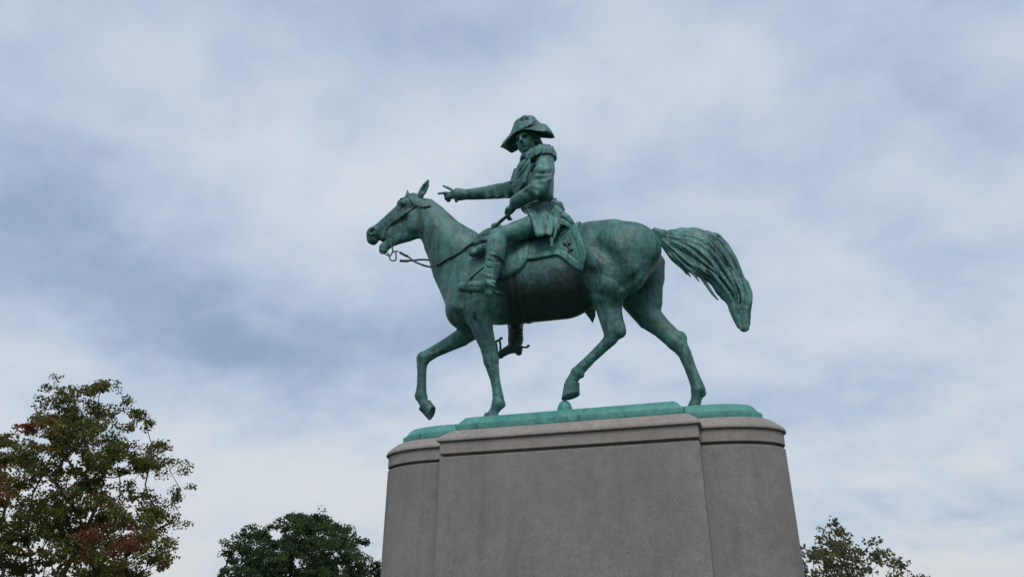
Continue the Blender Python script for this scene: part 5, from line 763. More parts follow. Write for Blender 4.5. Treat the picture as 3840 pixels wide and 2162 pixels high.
TUBES = [["horse","bridle_strap",0.016,[[-2.26,-0.0736,7.1065],[-2.1885,-0.1233,7.0023],[-2.1205,-0.1099,6.9284],[-2.0326,-0.1173,6.8734],[-1.9726,-0.1182,6.8533]]],["horse","bridle_strap",0.015,[[-2.1089,-0.1091,6.9085],[-2.1697,-0.0982,6.8823],[-2.2125,-0.1428,6.8043],[-2.2954,-0.1375,6.758],[-2.389,-0.1299,6.7044],[-2.479,-0.109,6.6711],[-2.5249,-0.1154,6.6158],[-2.5439,-0.1174,6.5573],[-2.481,-0.19,6.4652]]],["horse","bridle_strap",0.013,[[-2.0575,-0.1152,6.8785],[-2.0277,-0.1278,6.7572],[-1.9951,-0.1346,6.6386],[-1.9836,-0.1259,6.5324],[-2.0032,-0.1005,6.4523]]],["horse","bridle_strap",0.016,[[-1.9721,-0.124,6.8546],[-1.9283,-0.1158,6.8622],[-1.8927,-0.1033,6.8731]]],["horse","bridle_strap",0.013,[[-2.312,-0.0563,7.1039],[-2.3403,-0.1337,7.0417]]],["horse","bit_ring",0.011,[[-2.4503,-0.19,6.4425],[-2.3854,-0.19,6.4262],[-2.3443,-0.19,6.3664],[-2.3519,-0.19,6.3088],[-2.3861,-0.19,6.273]]],["horse","bit_shank",0.011,[[-2.4814,-0.19,6.4713],[-2.4266,-0.19,6.3558],[-2.3849,-0.19,6.2553],[-2.3734,-0.19,6.2068],[-2.3951,-0.19,6.1578],[-2.4205,-0.19,6.1442],[-2.4495,-0.19,6.1951]]],["horse","bit_shank",0.01,[[-2.373,-0.19,6.2009],[-2.3233,-0.19,6.1934],[-2.2916,-0.19,6.1967]]],["horse","bit_shank",0.01,[[-2.4205,-0.19,6.1442],[-2.4013,-0.19,6.0834],[-2.3597,-0.19,6.06],[-2.3237,-0.19,6.0662],[-2.3181,-0.19,6.1173],[-2.329,-0.19,6.1768]]],["horse","curb_chain",0.009,[[-2.6054,-0.12,6.2639],[-2.5202,-0.12,6.2157],[-2.4571,-0.12,6.1769]]],["horse","rein",0.013,[[-2.2516,-0.2,6.0417],[-2.1491,-0.2,6.0243],[-2.059,-0.2,6.0167],[-1.94,-0.12,6.0478],[-1.687,-0.0027,6.0383]]],["horse","rein",0.013,[[-2.2605,-0.21,6.1627],[-2.1953,-0.21,6.1182],[-2.125,-0.21,6.0732],[-2.0598,-0.21,6.0122],[-1.9961,-0.21,5.9688],[-1.9163,-0.21,5.9255],[-1.8767,-0.1,5.9451],[-1.6462,-0.0023,5.9133]]],["horse","rein",0.018,[[-2.2457,-0.2,6.0385],[-2.1602,-0.2,6.0225],[-2.1264,-0.2,6.021]]],["horse","rein",0.018,[[-2.2545,-0.21,6.1583],[-2.1836,-0.21,6.1107],[-2.1368,-0.21,6.083]]],["horse","rein",0.015,[[-1.7822,-0.05,5.9634],[-1.7279,-0.155,5.9225],[-1.654,-0.1801,5.9366],[-1.5796,-0.2027,5.9612],[-1.4849,-0.227,5.9794],[-1.3987,-0.255,5.9897],[-1.3067,-0.2745,6.0257],[-1.2346,-0.2708,6.0848],[-1.1429,-0.2875,6.1134],[-1.3398,-0.2709,6.0229],[-1.2615,-0.2825,6.0604],[-1.1795,-0.3021,6.0834],[-1.0713,-0.42,6.0356],[-0.9593,-0.5,5.9979],[-0.8419,-0.6,5.9211]]],["rider","rein",0.022,[[-0.6963,-0.33,6.3978],[-0.773,-0.3,6.3662],[-0.8576,-0.27,6.322],[-0.9364,-0.24,6.2764],[-1.0445,-0.2,6.2401]]],["rider","rein",0.016,[[-0.7431,-0.27,6.4177],[-0.8271,-0.25,6.3815],[-0.9694,-0.2,6.3023]]]]
EMB = [["c",[[0.0686,-0.4132,5.8254,0.008],[0.0954,-0.4253,5.7864,0.008],[0.1113,-0.4332,5.7522,0.008],[0.1257,-0.44,5.7191,0.008]],1.0,0.004,1],
 ["c",[[0.079,-0.4176,5.8133,0.007],[0.0511,-0.4062,5.8411,0.02],[0.0283,-0.3968,5.8638,0.005]],0.6,0.004,1],
 ["c",[[0.0837,-0.4185,5.8116,0.0063],[0.0776,-0.4093,5.8445,0.018],[0.0726,-0.4017,5.8714,0.0045]],0.6,0.004,1],
 ["c",[[0.0889,-0.4206,5.8061,0.0077],[0.1124,-0.4216,5.8257,0.022],[0.1317,-0.4224,5.8418,0.0055]],0.6,0.004,1],
 ["c",[[0.117,-0.4365,5.7356,0.0063],[0.146,-0.4445,5.7303,0.018],[0.1697,-0.451,5.726,0.0045]],0.6,0.004,1],
 ["c",[[0.1241,-0.4397,5.7196,0.0049],[0.108,-0.4389,5.7165,0.014],[0.0949,-0.4382,5.714,0.0035]],0.6,0.004,1]]
CLOTH = [[-0.8956,7.6],[-0.7456,5.7752],[-0.3956,5.6752],[-0.3697,5.6737],[-0.3444,5.6717],[-0.318,5.6706],[-0.2886,5.6712],[-0.254,5.6749],[-0.2158,5.6808],[-0.1779,5.6867],[-0.1444,5.6905],[-0.1167,5.6929],[-0.0927,5.6945],[-0.0704,5.6935],[-0.0482,5.6877],[-0.0262,5.6764],[-0.0052,5.6607],[0.0158,5.6416],[0.0381,5.6199],[0.0619,5.5942],[0.0867,5.5645],[0.112,5.5341],[0.1373,5.5065],[0.1644,5.4806],[0.1929,5.4552],[0.2192,5.4334],[0.2399,5.4183],[0.2526,5.4108],[0.2596,5.4093],[0.2645,5.4128],[0.2709,5.4204],[0.2798,5.4333],[0.2893,5.4516],[0.2986,5.4724],[0.3068,5.4931],[0.3147,5.5117],[0.3223,5.5302],[0.3281,5.5513],[0.3305,5.578],[0.3287,5.6123],[0.3237,5.6521],[0.3165,5.6947],[0.3079,5.7371],[0.2975,5.78],[0.285,5.8245],[0.2717,5.8682],[0.2589,5.9091],[0.2467,5.9459],[0.2346,5.98],[0.2224,6.013],[0.2103,6.0465],[0.2303,7.6]]
CLOTH_FAR = [[-0.8956,7.6],[-0.7456,5.7752],[-0.3956,5.6752],[-0.3697,5.6737],[-0.3444,5.6717],[-0.318,5.6706],[-0.2886,5.6712],[-0.254,5.6749],[-0.2158,5.6808],[-0.1779,5.6867],[-0.1444,5.6905],[-0.1167,5.6929],[-0.0927,5.6945],[-0.0704,5.6935],[-0.0482,5.6877],[-0.0262,5.6764],[-0.0052,5.6607],[0.0158,5.6416],[0.0381,5.6199],[0.0619,5.5942],[0.0867,5.5645],[0.112,5.5341],[0.1373,5.5065],[0.1644,5.4806],[0.1929,5.4552],[0.2192,5.4334],[0.2399,5.4183],[0.2526,5.4108],[0.2596,5.4093],[0.2645,5.4128],[0.2709,5.4204],[0.2798,5.4333],[0.2893,5.4516],[0.2986,5.4724],[0.3068,5.4931],[0.3147,5.5117],[0.3223,5.5302],[0.3281,5.5513],[0.3305,5.578],[0.3287,5.6123],[0.3237,5.6521],[0.3165,5.6947],[0.3079,5.7371],[0.2975,5.78],[0.285,5.8245],[0.2717,5.8682],[0.2589,5.9091],[0.2467,5.9459],[0.2346,5.98],[0.2224,6.013],[0.2103,6.0465],[0.2303,7.6]]
FLAP = [[-0.4026,7.6],[-0.4226,6.1193],[-0.4169,6.0661],[-0.4108,6.0123],[-0.4054,5.9597],[-0.4012,5.9101],[-0.3979,5.8629],[-0.3953,5.8176],[-0.3945,5.7758],[-0.3967,5.7391],[-0.4023,5.7093],[-0.4106,5.685],[-0.4213,5.6634],[-0.4337,5.6415],[-0.4479,5.6186],[-0.464,5.5961],[-0.4821,5.5749],[-0.5021,5.5557],[-0.5248,5.5385],[-0.55,5.523],[-0.5762,5.5096],[-0.6019,5.4984],[-0.6269,5.4901],[-0.6519,5.4844],[-0.6768,5.4803],[-0.7016,5.4767],[-0.7264,5.4728],[-0.7512,5.4694],[-0.7755,5.4678],[-0.7989,5.4695],[-0.8209,5.4757],[-0.8419,5.4854],[-0.8626,5.4965],[-0.8834,5.5069],[-0.9834,5.8569],[-0.8334,7.6]]
GIRTH = [-0.693,-0.615,-0.591,-0.528]
STIRRUPS = [[[[-0.8993,-0.54,5.6511],[-0.9417,-0.64,5.5335],[-0.9972,-0.7,5.4477],[-1.0544,-0.74,5.3719],[-1.0649,-0.76,5.3091],[-1.0557,-0.74,5.2261],[-1.0464,-0.66,5.2232]],[[-0.8993,-0.54,5.6511],[-0.9637,-0.58,5.5586],[-1.0273,-0.62,5.4772],[-1.0831,-0.6,5.4113],[-1.0876,-0.58,5.2873],[-1.0464,-0.66,5.2232]]],[[[-1.1934,0.68,5.0852],[-1.1319,0.66,5.0841],[-1.1187,0.66,4.9764],[-1.1305,0.66,4.8845]],[[-1.1475,0.66,5.0811],[-1.1087,0.66,5.1193],[-1.0931,0.66,5.1097]],[[-1.2003,0.7,5.0928],[-1.1837,0.7,4.9967],[-1.1671,0.7,4.8703],[-1.0916,0.66,4.8466]]]]
SPURS = [[[[-0.7957,-0.68,5.2267],[-0.7347,-0.66,5.197],[-0.6966,-0.63,5.1865],[-0.6883,-0.62,5.1727]],[[-0.7299,-0.66,5.1964],[-0.7157,-0.63,5.1622]]],[[[-0.8201,0.6,4.9475],[-0.7732,0.62,4.9385],[-0.7353,0.62,4.9375],[-0.717,0.62,4.9539]],[[-0.7275,0.62,4.9643],[-0.702,0.62,4.9462]]]]
TASSEL = [[-0.006,-0.42,6.0896],[-0.0359,-0.47,6.0048],[-0.0453,-0.5,5.9151],[-0.0659,-0.5,5.8682],[-0.0863,-0.5,5.8412]]
EPAU = [[[-0.2178,-0.31,7.2537],[0.1,-1,0]],[[-0.5317,0.22,7.3822],[0.1,1,0]]]
HEAD = [[-0.5204,-0.03,7.7064],[-0.2522,-0.9412,-0.225],[0.9664,-0.2569,-0.0085],[-0.0498,-0.2195,0.9743],[1.62,0,0]]
HAT_LEN, HAT_Z, HAT_OFF = 0.216, 0.062, -0.002
HAT_TOP = [.138, .139, .137, .122, .068, .032, .018, .002, -.022]
HAT_BOT = [0, -.003, -.012, -.026, -.040, -.060, -.072]
HAT_WID = [.116, .116, .112, .104, .096, .088]
HAT_TW = [.050, .042, .030, .026, .024]
COCK = (.066, .036, .098, .026)

# ------------------------------------------------------------------ ground
ZT = 3.765                                              # top of the bronze base
def ground():
    n = 40; V = []; Q = []
    rs = [0, 6, 14, 30, 60, 120, 260, 600, 1500, 3000]
    V = [(0, 0, 0)]; k = 48
    for r in rs[1:]:
        for j in range(k): V.append((r*math.cos(2*math.pi*j/k), r*math.sin(2*math.pi*j/k), 0))
    F = [(0, 1+j, 1+(j+1) % k) for j in range(k)]
    for i in range(len(rs)-2):
        a = 1+i*k; b = a+k
        F += [(a+j, b+j, b+(j+1) % k, a+(j+1) % k) for j in range(k)]
    me = bpy.data.meshes.new('ground'); me.from_pydata(V, [], F); me.update()
    tag(obj('ground', me, M['lawn']), kind='structure')
ground()

# ------------------------------------------------------------------ granite pedestal and bronze base share one plan:
# a rectangular block through the middle, a rounded block running out at each end
def rounded_rect(hx, hy, r, n=5):
    P = []
    for cx_, cy_, a0 in ((hx-r, hy-r, 0), (-hx+r, hy-r, 90), (-hx+r, -hy+r, 180), (hx-r, -hy+r, 270)):
        for i in range(n+1):
            a = rad(a0 + 90*i/n); P.append((cx_ + r*math.cos(a), cy_ + r*math.sin(a)))
    return P
def end_plan(x_in, x_c, a, b, side, n=22):
    """from the straight inner edge at x_in round the half ellipse beyond x_c, counter-clockwise seen from above"""
    P = [(x_in, -b)]
    for i in range(9): P.append((x_in + (x_c-x_in)*(i+1)/10, -b))
    for i in range(n+1):
        t = rad(-90 + 180*i/n); P.append((x_c + a*math.cos(t), b*math.sin(t)))
    for i in range(9): P.append((x_c - (x_c-x_in)*(i+1)/10, b))
    P.append((x_in, b))
    return [(side*x, y) for x, y in P][::side]
def stack(name, ringf, prof, mat, parent, close=True):
    """rings of one plan: prof is (z, inset); sharp=True profile points are doubled for a crisp arris"""
    V = []; F = []; k = None
    for z, d in prof:
        ring = ringf(d); k = len(ring)
        V += [(x, y, z) for x, y in ring]
    for i in range(len(prof)-1):
        for j in range(k):
            F.append((i*k+j, i*k+(j+1) % k, (i+1)*k+(j+1) % k, (i+1)*k+j))
    F.append(tuple(range(k))[::-1]); F.append(tuple((len(prof)-1)*k+j for j in range(k)))
    me = bpy.data.meshes.new(name); me.from_pydata(V, [], F); me.update()
    me.polygons.foreach_set('use_smooth', np.ones(len(me.polygons), bool))
    o = obj(name, me, mat, parent)
    me.set_sharp_from_angle(angle=rad(32))
    return o
XO = 0.03
mid_plan = lambda d: [(x+XO, y) for x, y in rounded_rect(1.425-d, 0.72-d, 0.02)]
XE = -0.02
end_r = lambda d: [(x+XE, y) for x, y in end_plan(0.9, 1.50, 0.80-d, 0.49-d, 1)]
end_l = lambda d: [(x+XE, y) for x, y in end_plan(0.9, 1.50, 0.80-d, 0.49-d, -1)]

pedestal = empty('granite_pedestal', (0, 0, 0))
tag(pedestal, 'tall grey granite pedestal with rounded ends and moulded cap under the bronze horseman', 'pedestal')
def lifted(prof, dz): return [(z+dz, d) for z, d in prof]
SHAFT = [(0.0, -0.08), (0.35, -0.08), (0.40, 0.015), (1.2, 0.018), (2.2, 0.022), (3.280, 0.028), (3.286, 0.034)]
JOINT = [(3.280, 0.085), (3.330, 0.085)]
CAP = [(3.318, 0.034), (3.324, 0.026), (3.440, 0.026), (3.444, 0.030), (3.450, 0.034), (3.452, 0.004), (3.458, -0.002), (3.470, -0.004), (3.482, 0.0),
       (3.500, 0.012), (3.535, 0.050), (3.570, 0.095), (3.592, 0.130), (3.600, 0.150)]
for nm, ring, dz in (('shaft_block', mid_plan, 0.0), ('rounded_block', end_r, -0.006), ('rounded_block', end_l, -0.006)):
    o = stack(nm, ring, lifted(SHAFT, dz)[1:] if dz else SHAFT, M['granite'], pedestal)
for nm, ring, dz in (('joint_course', mid_plan, 0.0), ('joint_course', end_r, -0.006), ('joint_course', end_l, -0.006)):
    stack(nm, ring, lifted(JOINT, dz), M['granite'], pedestal)
for nm, ring, dz in (('cap_stone', mid_plan, 0.0), ('cap_stone', end_r, -0.006), ('cap_stone', end_l, -0.006)):
    stack(nm, ring, lifted(CAP, dz), M['granite_cap'], pedestal)

# ------------------------------------------------------------------ the bronze
statue = empty('equestrian_statue', (0, 0, 3.6))
tag(statue, 'green bronze statue of a pointing rider in a cocked hat on a walking horse', 'statue')
BASE = [(3.603, 0.165), (3.606, 0.160), (3.664, 0.150), (3.670, 0.152), (3.672, 0.172), (3.678, 0.174), (3.752, 0.234), (3.758, 0.243), (ZT, 0.254)]
base = stack('bronze_base', mid_plan, BASE, M['bronze_base'], statue)
base_r = lambda d: [(x+XE, y) for x, y in end_plan(0.9, 1.46, 0.78-d, 0.49-d, 1)]
base_l = lambda d: [(x+XE, y) for x, y in end_plan(0.9, 1.48, 0.78-d, 0.49-d, -1)]
for ring in (base_r, base_l):
    stack('rounded_base', ring, lifted(BASE, -0.004), M['bronze_base'], base)
bx, by, bz, br = BALL
def dome(cx_, cy_, z0, z1, r, k=20, n=8):
    V = [];  Q = []
    for i in range(n+1):
        t = rad(90*i/n); rr = r*math.cos(t)*(1 if i < n else 0.02); z = z0 + (z1-z0)*(0.35 + 0.65*math.sin(t)) if i else z0
        for j in range(k): V.append((cx_+rr*math.cos(2*math.pi*j/k), cy_+rr*math.sin(2*math.pi*j/k), z))
    for i in range(n):
        for j in range(k): Q.append((i*k+j, i*k+(j+1) % k, (i+1)*k+(j+1) % k, (i+1)*k+j))
    return np.array(V), np.array(Q)
obj('hoof_support', mesh_np('hoof_support', *dome(bx, by, ZT-0.01, bz+br, br*1.02)), M['bronze_base'], base)

def sculpt(name, prims, h, mat, parent, rough=0.0, pad=0.03, extra=None):
    pos = [p for p in prims if (p[4] if p[0] == 'c' else p[5]) > 0]
    lo = np.min([prim_bounds(p)[0] for p in pos], axis=0) - 0.05
    hi = np.max([prim_bounds(p)[1] for p in pos], axis=0) + 0.05
    F = Field(lo, hi, h, pad).add_all(prims)
    f = extra(F) if extra else F.f
    V, Q = surface_nets(f, F.lo, F.h)
    if not len(V): raise RuntimeError(name)
    return obj(name, mesh_np(name, V, Q), mat, parent)
def smax(a, b, k):
    h = np.maximum(k - np.abs(a-b), 0)/k
    return np.maximum(a, b) + h*h*k*0.25
def poly_dist(X, Z, P):
    """signed distance to a polygon in the x-z plane, negative inside"""
    P = np.array(P, float); d = np.full(np.broadcast(X, Z).shape, 1e9); ins = np.zeros(d.shape, bool)
    for i in range(len(P)):
        a, b = P[i], P[(i+1) % len(P)]
        e = b-a; wx, wz = X-a[0], Z-a[1]
        t = np.clip((wx*e[0]+wz*e[1])/max(e@e, 1e-9), 0, 1)
        d = np.minimum(d, (wx-e[0]*t)**2 + (wz-e[1]*t)**2)
        c = ((a[1] > Z) != (b[1] > Z)) & (X < (b[0]-a[0])*(Z-a[1])/((b[1]-a[1]) if abs(b[1]-a[1]) > 1e-9 else 1e-9) + a[0])
        ins ^= c
    d = np.sqrt(d); return np.where(ins, -d, d)

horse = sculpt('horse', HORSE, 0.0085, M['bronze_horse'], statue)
for prims in (EAR, EAR2): sculpt('ear', prims, 0.005, M['bronze'], horse)
def comb(F):
    """furrows that run along the flow of the hair: coarse locks with finer ones inside them"""
    T, B = np.array(TAIL_T), np.array(TAIL_B)
    w = np.linspace(-0.25, 1.25, 46); n = len(T); k = np.linspace(0, 1, n)
    PX = T[:, None, 0] + (B-T)[:, None, 0]*w; PZ = T[:, None, 2] + (B-T)[:, None, 2]*w
    x, y, z = [a.astype(float) for a in F.axes([slice(0, m) for m in F.n])]
    tt = np.zeros((len(x), len(z))); ww = np.zeros((len(x), len(z)))
    for i, xv in enumerate(x):
        d = (PX.ravel()[None, :]-xv)**2 + (PZ.ravel()[None, :]-z[:, None])**2
        near = np.argpartition(d, 6, axis=1)[:, :6]
        g = 1/(np.take_along_axis(d, near, 1)+1e-5); g /= g.sum(1, keepdims=True)
        tt[i] = (np.repeat(k, len(w))[near]*g).sum(1); ww[i] = (np.tile(w, n)[near]*g).sum(1)
    for _ in range(6):                                    # even out the lookup
        for A in (tt, ww):
            A[1:-1, 1:-1] = (A[1:-1, 1:-1]*2 + A[:-2, 1:-1] + A[2:, 1:-1] + A[1:-1, :-2] + A[1:-1, 2:])/6
    tt, ww, yy = tt[:, None, :], ww[:, None, :], y[None, :, None]
    side = np.where(yy < 0, 0.0, 1.7)
    a = np.clip(tt/0.15, 0.15, 1)*np.clip((ww-0.02)/0.24, 0, 1)*np.clip((1.0-ww)/0.14, 0, 1)
    warp = 0.045*np.sin(5.1*tt+6*ww+side) + 0.03*np.sin(11*tt-9*ww+2*side)
    p1 = np.sin(2*np.pi*(4.6*(ww+warp)+0.8*np.sin(3.1*tt+side))); p2 = np.sin(2*np.pi*(16*(ww+0.8*warp)+1.3*np.sin(4*tt+side+1.1)))
    return (F.f + a*((0.0072*(0.5+0.5*p1)**3 + 0.0022*(0.5+0.5*p2)**2)*np.clip((1.0-tt)/0.22, 0.25, 1) - 0.002)).astype(np.float32)
sculpt('tail', TAIL, 0.0075, M['bronze_dress'], horse, extra=comb)
def hoof(cf, cb, toe, heel):
    cf, cb, toe, heel = [np.array(p) for p in (cf, cb, toe, heel)]
    k = 24; V = []; Q = []
    Yv = np.array([0, 1, 0])
    def ring(a, b, wid, s=1.0, back=1.0):
        c = (a+b)/2; u = (a-b)/2; L_ = np.linalg.norm(u); R_ = []
        for j in range(k):
            t = 2*math.pi*j/k
            R_.append(c + u*math.cos(t)*s*(1 if math.cos(t) > 0 else back) + Yv*math.sin(t)*L_*wid*s)
        return R_
    lev = [ring(cf, cb, 0.92, 0.86), ring(cf, cb, 0.95, 1.0), ring(cf*0.94+toe*0.06, cb*0.94+heel*0.06, 0.95, 1.03), ring(cf*0.86+toe*0.14, cb*0.86+heel*0.14, 0.95, 0.985),
           ring(cf*0.4+toe*0.6, cb*0.4+heel*0.6, 0.93), ring(cf*0.12+toe*0.88, cb*0.12+heel*0.88, 0.93), ring(toe, heel, 0.92, 1.0), ring(toe, heel, 0.92, 0.86)]
    up = ((cf+cb)-(toe+heel))/2; up = up/np.linalg.norm(up)
    lev.append([p + up*0.02 for p in ring(toe, heel, 0.9, 0.78)]); lev.append([p + up*0.022 for p in ring(toe, heel, 0.9, 0.05)])
    for R_ in lev: V += R_
    for i in range(len(lev)-1):
        for j in range(k): Q.append((i*k+j, (i+1)*k+j, (i+1)*k+(j+1) % k, i*k+(j+1) % k))
    return np.array(V), np.array(Q)
for h4 in HOOFS: obj('hoof', mesh_np('hoof', *hoof(*h4)), M['bronze'], horse)
for par, nm, r, P in TUBES:
    if par == 'horse': obj(nm, mesh_np(nm, *tube_np(P, r)), M['bronze_dark'], horse)

# saddle cloth, saddle flaps and girth lie on the horse's own surface, each a shell of its own thickness
def shell(name, lo, hi, thick, poly, side, mat, parent, h=0.009, border=0.0, rim=0.006, groove=None):
    F = Field(lo, hi, h, 0.16).add_all(HORSE)
    x, y, z = F.axes([slice(0, n) for n in F.n])
    pd = poly_dist(x[:, None].astype(float), z[None, :].astype(float), poly)[:, None, :]
    t = thick + (rim*np.clip((pd+border)/0.012, 0, 1) if border else 0)
    if groove: t = t - groove[1]*np.exp(-((pd+groove[0])/0.009)**2)
    f = smax(F.f - t, np.broadcast_to(pd, F.f.shape), 0.02)
    f = np.maximum(f, side*y[None, :, None] - 0.012 if side > 0 else -y[None, :, None] - 0.012).astype(np.float32)
    f = np.maximum(f, -(F.f + 0.03))                    # hollow inside, the body carries it
    V, Q = surface_nets(f, F.lo, F.h)
    return obj(name, mesh_np(name, V, Q), mat, parent)
def box_of(poly):
    P = np.array(poly); return P[:, 0].min()-0.05, P[:, 0].max()+0.05, P[:, 1].min()-0.05
x0, x1, z0 = box_of(CLOTH)
cloth = shell('saddle_cloth', (x0, -0.62, z0), (x1, 0.03, 6.75), 0.030, CLOTH, 1, M['bronze_dress'], statue, border=0.085, rim=0.006, groove=(0.095, 0.005))
shell('hanging_cloth', (x0, -0.03, z0-0.3), (x1, 0.62, 6.75), 0.030, CLOTH_FAR, -1, M['bronze_dress'], cloth, h=0.012, border=0.085, rim=0.012)
sculpt('cloth_corner', CORNER, 0.007, M['bronze_dress'], cloth)
sculpt('cloth_emblem', EMB, 0.004, M['bronze_dark'], cloth)
x0, x1, z0 = box_of(FLAP)
saddle = sculpt('saddle', SEAT, 0.012, M['bronze_dress'], statue)
shell('saddle_flap', (x0, -0.66, z0), (x1, 0.03, 6.75), 0.052, FLAP, 1, M['bronze_dress'], saddle, border=0.03, rim=-0.006)
shell('saddle_flap', (x0, -0.03, z0), (x1, 0.66, 6.75), 0.062, FLAP, -1, M['bronze_dress'], saddle, h=0.012, border=0.03, rim=-0.010)
for a, b in ((GIRTH[0], GIRTH[1]), (GIRTH[2], GIRTH[3])):
    Pg = [(a, 4.6), (b, 4.6), (b, 5.75), (a, 5.75)]
    for sd in (1, -1):
        lo_y, hi_y = (-0.62, 0.03) if sd > 0 else (-0.03, 0.62)
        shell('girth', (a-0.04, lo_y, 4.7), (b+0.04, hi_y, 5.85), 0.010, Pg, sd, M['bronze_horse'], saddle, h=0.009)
sculpt('pistol_holster', HOLSTER, 0.008, M['bronze_dress'], saddle)
sculpt('saddle_roll', ROLL, 0.009, M['bronze'], saddle)
for grp in STIRRUPS:
    obj('stirrup', mesh_np('stirrup', *join_np([tube_np(P, 0.016) for P in grp])), M['bronze'], saddle)

rider = sculpt('rider', RIDER, 0.0058, M['bronze_dress'], statue)
sculpt('hair', HAIR, 0.006, M['bronze_dress'], rider)
for prims, m in ((BOOT, M['bronze_dress']), (FBOOT, M['bronze_dark'])): sculpt('boot', prims, 0.007, m, rider)  # far boot's shade is put into its darker bronze colour
for grp in SPURS: obj('spur', mesh_np('spur', *join_np([tube_np(P, 0.014) for P in grp])), M['bronze_dark'], rider)
sculpt('coat_skirt', SKIRT, 0.007, M['bronze_dress'], rider)
sculpt('sash', SASH, 0.006, M['bronze_dress'], rider)
sculpt('coat_tail', TAILS, 0.006, M['bronze_dress'], rider)
sculpt('lapel', LAP, 0.006, M['bronze_dress'], rider)
sculpt('neck_frill', JAB, 0.006, M['bronze_dress'], rider)
for prims in (CUFF, CUFF2): sculpt('cuff', prims, 0.007, M['bronze_dress'], rider)
obj('tassel_cord', mesh_np('tassel_cord', *tube_np(TASSEL, 0.016)), M['bronze_dress'], rider)
sculpt('tassel', TAS, 0.006, M['bronze_dress'], rider)
for par, nm, r, P in TUBES:
    if par == 'rider': obj('rein', mesh_np('rein', *tube_np(P, r)), M['bronze_dark'], rider)
def epaulette(c, out_dir, mat):
    """a padded board on the shoulder with a ring of thick bullion fringe hanging from its rim"""
    c = np.array(c); o = np.array(out_dir, float); o /= np.linalg.norm(o); s = np.cross([0, 0, 1], o)
    rg = np.random.default_rng(4)
    prims = [('e', list(c+np.array([0, 0, -0.015])), [0.160, 0.140, 0.118], [list(s), list(o), [0, 0, 1]], 0.02, 1)]
    n = 26
    for j in range(n):                                   # hanging bullions, each a little different
        a = 2*math.pi*(j+rg.uniform(-.2, .2))/n
        d = s*math.cos(a)*0.160 + o*math.sin(a)*0.140
        drop = rg.uniform(0.080, 0.098)
        p0 = c + d*0.78 + np.array([0, 0, 0.045]); p1 = c + d*1.0 + np.array([0, 0, -0.02]); p2 = c + d*1.02 + np.array([0, 0, -drop])
        prims.append(('c', [[*p0, 0.013], [*p1, 0.017], [*p2, 0.016]], 1.0, 0.018, 1))
    for j in range(12):                                  # crimped crescent and strap over the top
        a = math.pi*(j+0.5)/12*2; d = s*math.cos(a)*0.115 + o*math.sin(a)*0.100
        prims.append(('c', [[*(c+d*0.8+np.array([0, 0, 0.078])), 0.015], [*(c+d*1.15+np.array([0, 0, 0.050])), 0.020]], 1.0, 0.012, 1))
    return prims
for c, o in EPAU: sculpt('epaulette', epaulette(c, o, None), 0.006, M['bronze_dress'], rider)

# the cocked hat: a shell pinched from brim to peak, wings drooping past each ear
HC, HF, HL, HU = [np.array(v) for v in HEAD[:4]]; HS = HEAD[4][0]
def hat():
    n = 56; V = []; Q = []
    us = np.linspace(-1, 1, n)
    zt = lambda u: np.interp(abs(u-0.04*(1-u*u)), [0, .12, .25, .40, .55, .70, .85, .95, 1.0], HAT_TOP)
    zb = lambda u: np.interp(abs(u), [0, .15, .30, .45, .60, .80, 1.0], HAT_BOT)
    bw = lambda u: np.interp(abs(u), [0, .25, .5, .75, .92, 1.0], HAT_WID)
    tw = lambda u: np.interp(abs(u), [0, .3, .6, .9, 1.0], HAT_TW)
    prof_n = None
    for u in us:
        b, t, z0_, z1_ = bw(u), tw(u), zb(u), zt(u)
        l = u*HAT_LEN
        pr = []
        # outside, front brim up to the peak, over it and down the back
        for s_ in np.linspace(0, 1, 9):
            f = b + (t-b)*s_**0.75; bulge = 0.012*math.sin(math.pi*s_)
            pr.append((f+bulge, z0_+(z1_-z0_)*s_))
        pr.append((0.0, z1_+0.012))
        for s_ in np.linspace(1, 0, 9):
            f = b + (t-b)*s_**0.75; bulge = 0.012*math.sin(math.pi*s_)
            pr.append((-f-bulge, z0_+(z1_-z0_)*s_))
        # rolled edge and the hollow underneath
        hz = min(0.05, 0.5*(z1_-z0_))*min(1, (1-abs(u))/0.15)
        pr += [(-b-0.006, z0_-0.008), (-b+0.012, z0_-0.006), (-b*0.75, z0_+hz*0.6), (0.0, z0_+hz), (b*0.75, z0_+hz*0.6), (b-0.012, z0_-0.006), (b+0.006, z0_-0.008)]
        prof_n = len(pr)
        for f, z in pr: V.append(HC + HS*(f*HF + l*HL + (z+HAT_Z)*HU + HAT_OFF*HF))
    for i in range(n-1):
        for j in range(prof_n):
            Q.append((i*prof_n+j, i*prof_n+(j+1) % prof_n, (i+1)*prof_n+(j+1) % prof_n, (i+1)*prof_n+j))
    for base_, sg in ((0, -1), ((n-1)*prof_n, 1)):       # rounded ends: the last section closes on itself
        R0 = np.array(V[base_:base_+prof_n]); c = R0.mean(axis=0); prev = base_
        for sc_, dl in ((0.86, 0.007), (0.55, 0.012), (0.02, 0.014)):
            o = len(V); V.extend(list(c + (R0-c)*sc_ + sg*dl*HS*HL))
            for a in range(prof_n):
                b = (a+1) % prof_n; q = (prev+a, prev+b, o+b, o+a); Q.append(q if sg > 0 else q[::-1])
            prev = o
    return np.array(V), np.array(Q)
hatm = mesh_np('hat', *hat())
hat_o = obj('hat', hatm, M['bronze_dress'], rider)
def hat_pt(f, l, z): return HC + HS*(f*HF + l*HL + (z+HAT_Z)*HU + HAT_OFF*HF)
ck = [tube_np([hat_pt(COCK[0]+0.004*math.sin(3*a), COCK[1]+COCK[3]*math.cos(a), COCK[2]+COCK[3]*math.sin(a)) for a in np.linspace(0, 2*math.pi, 13)], 0.022)]
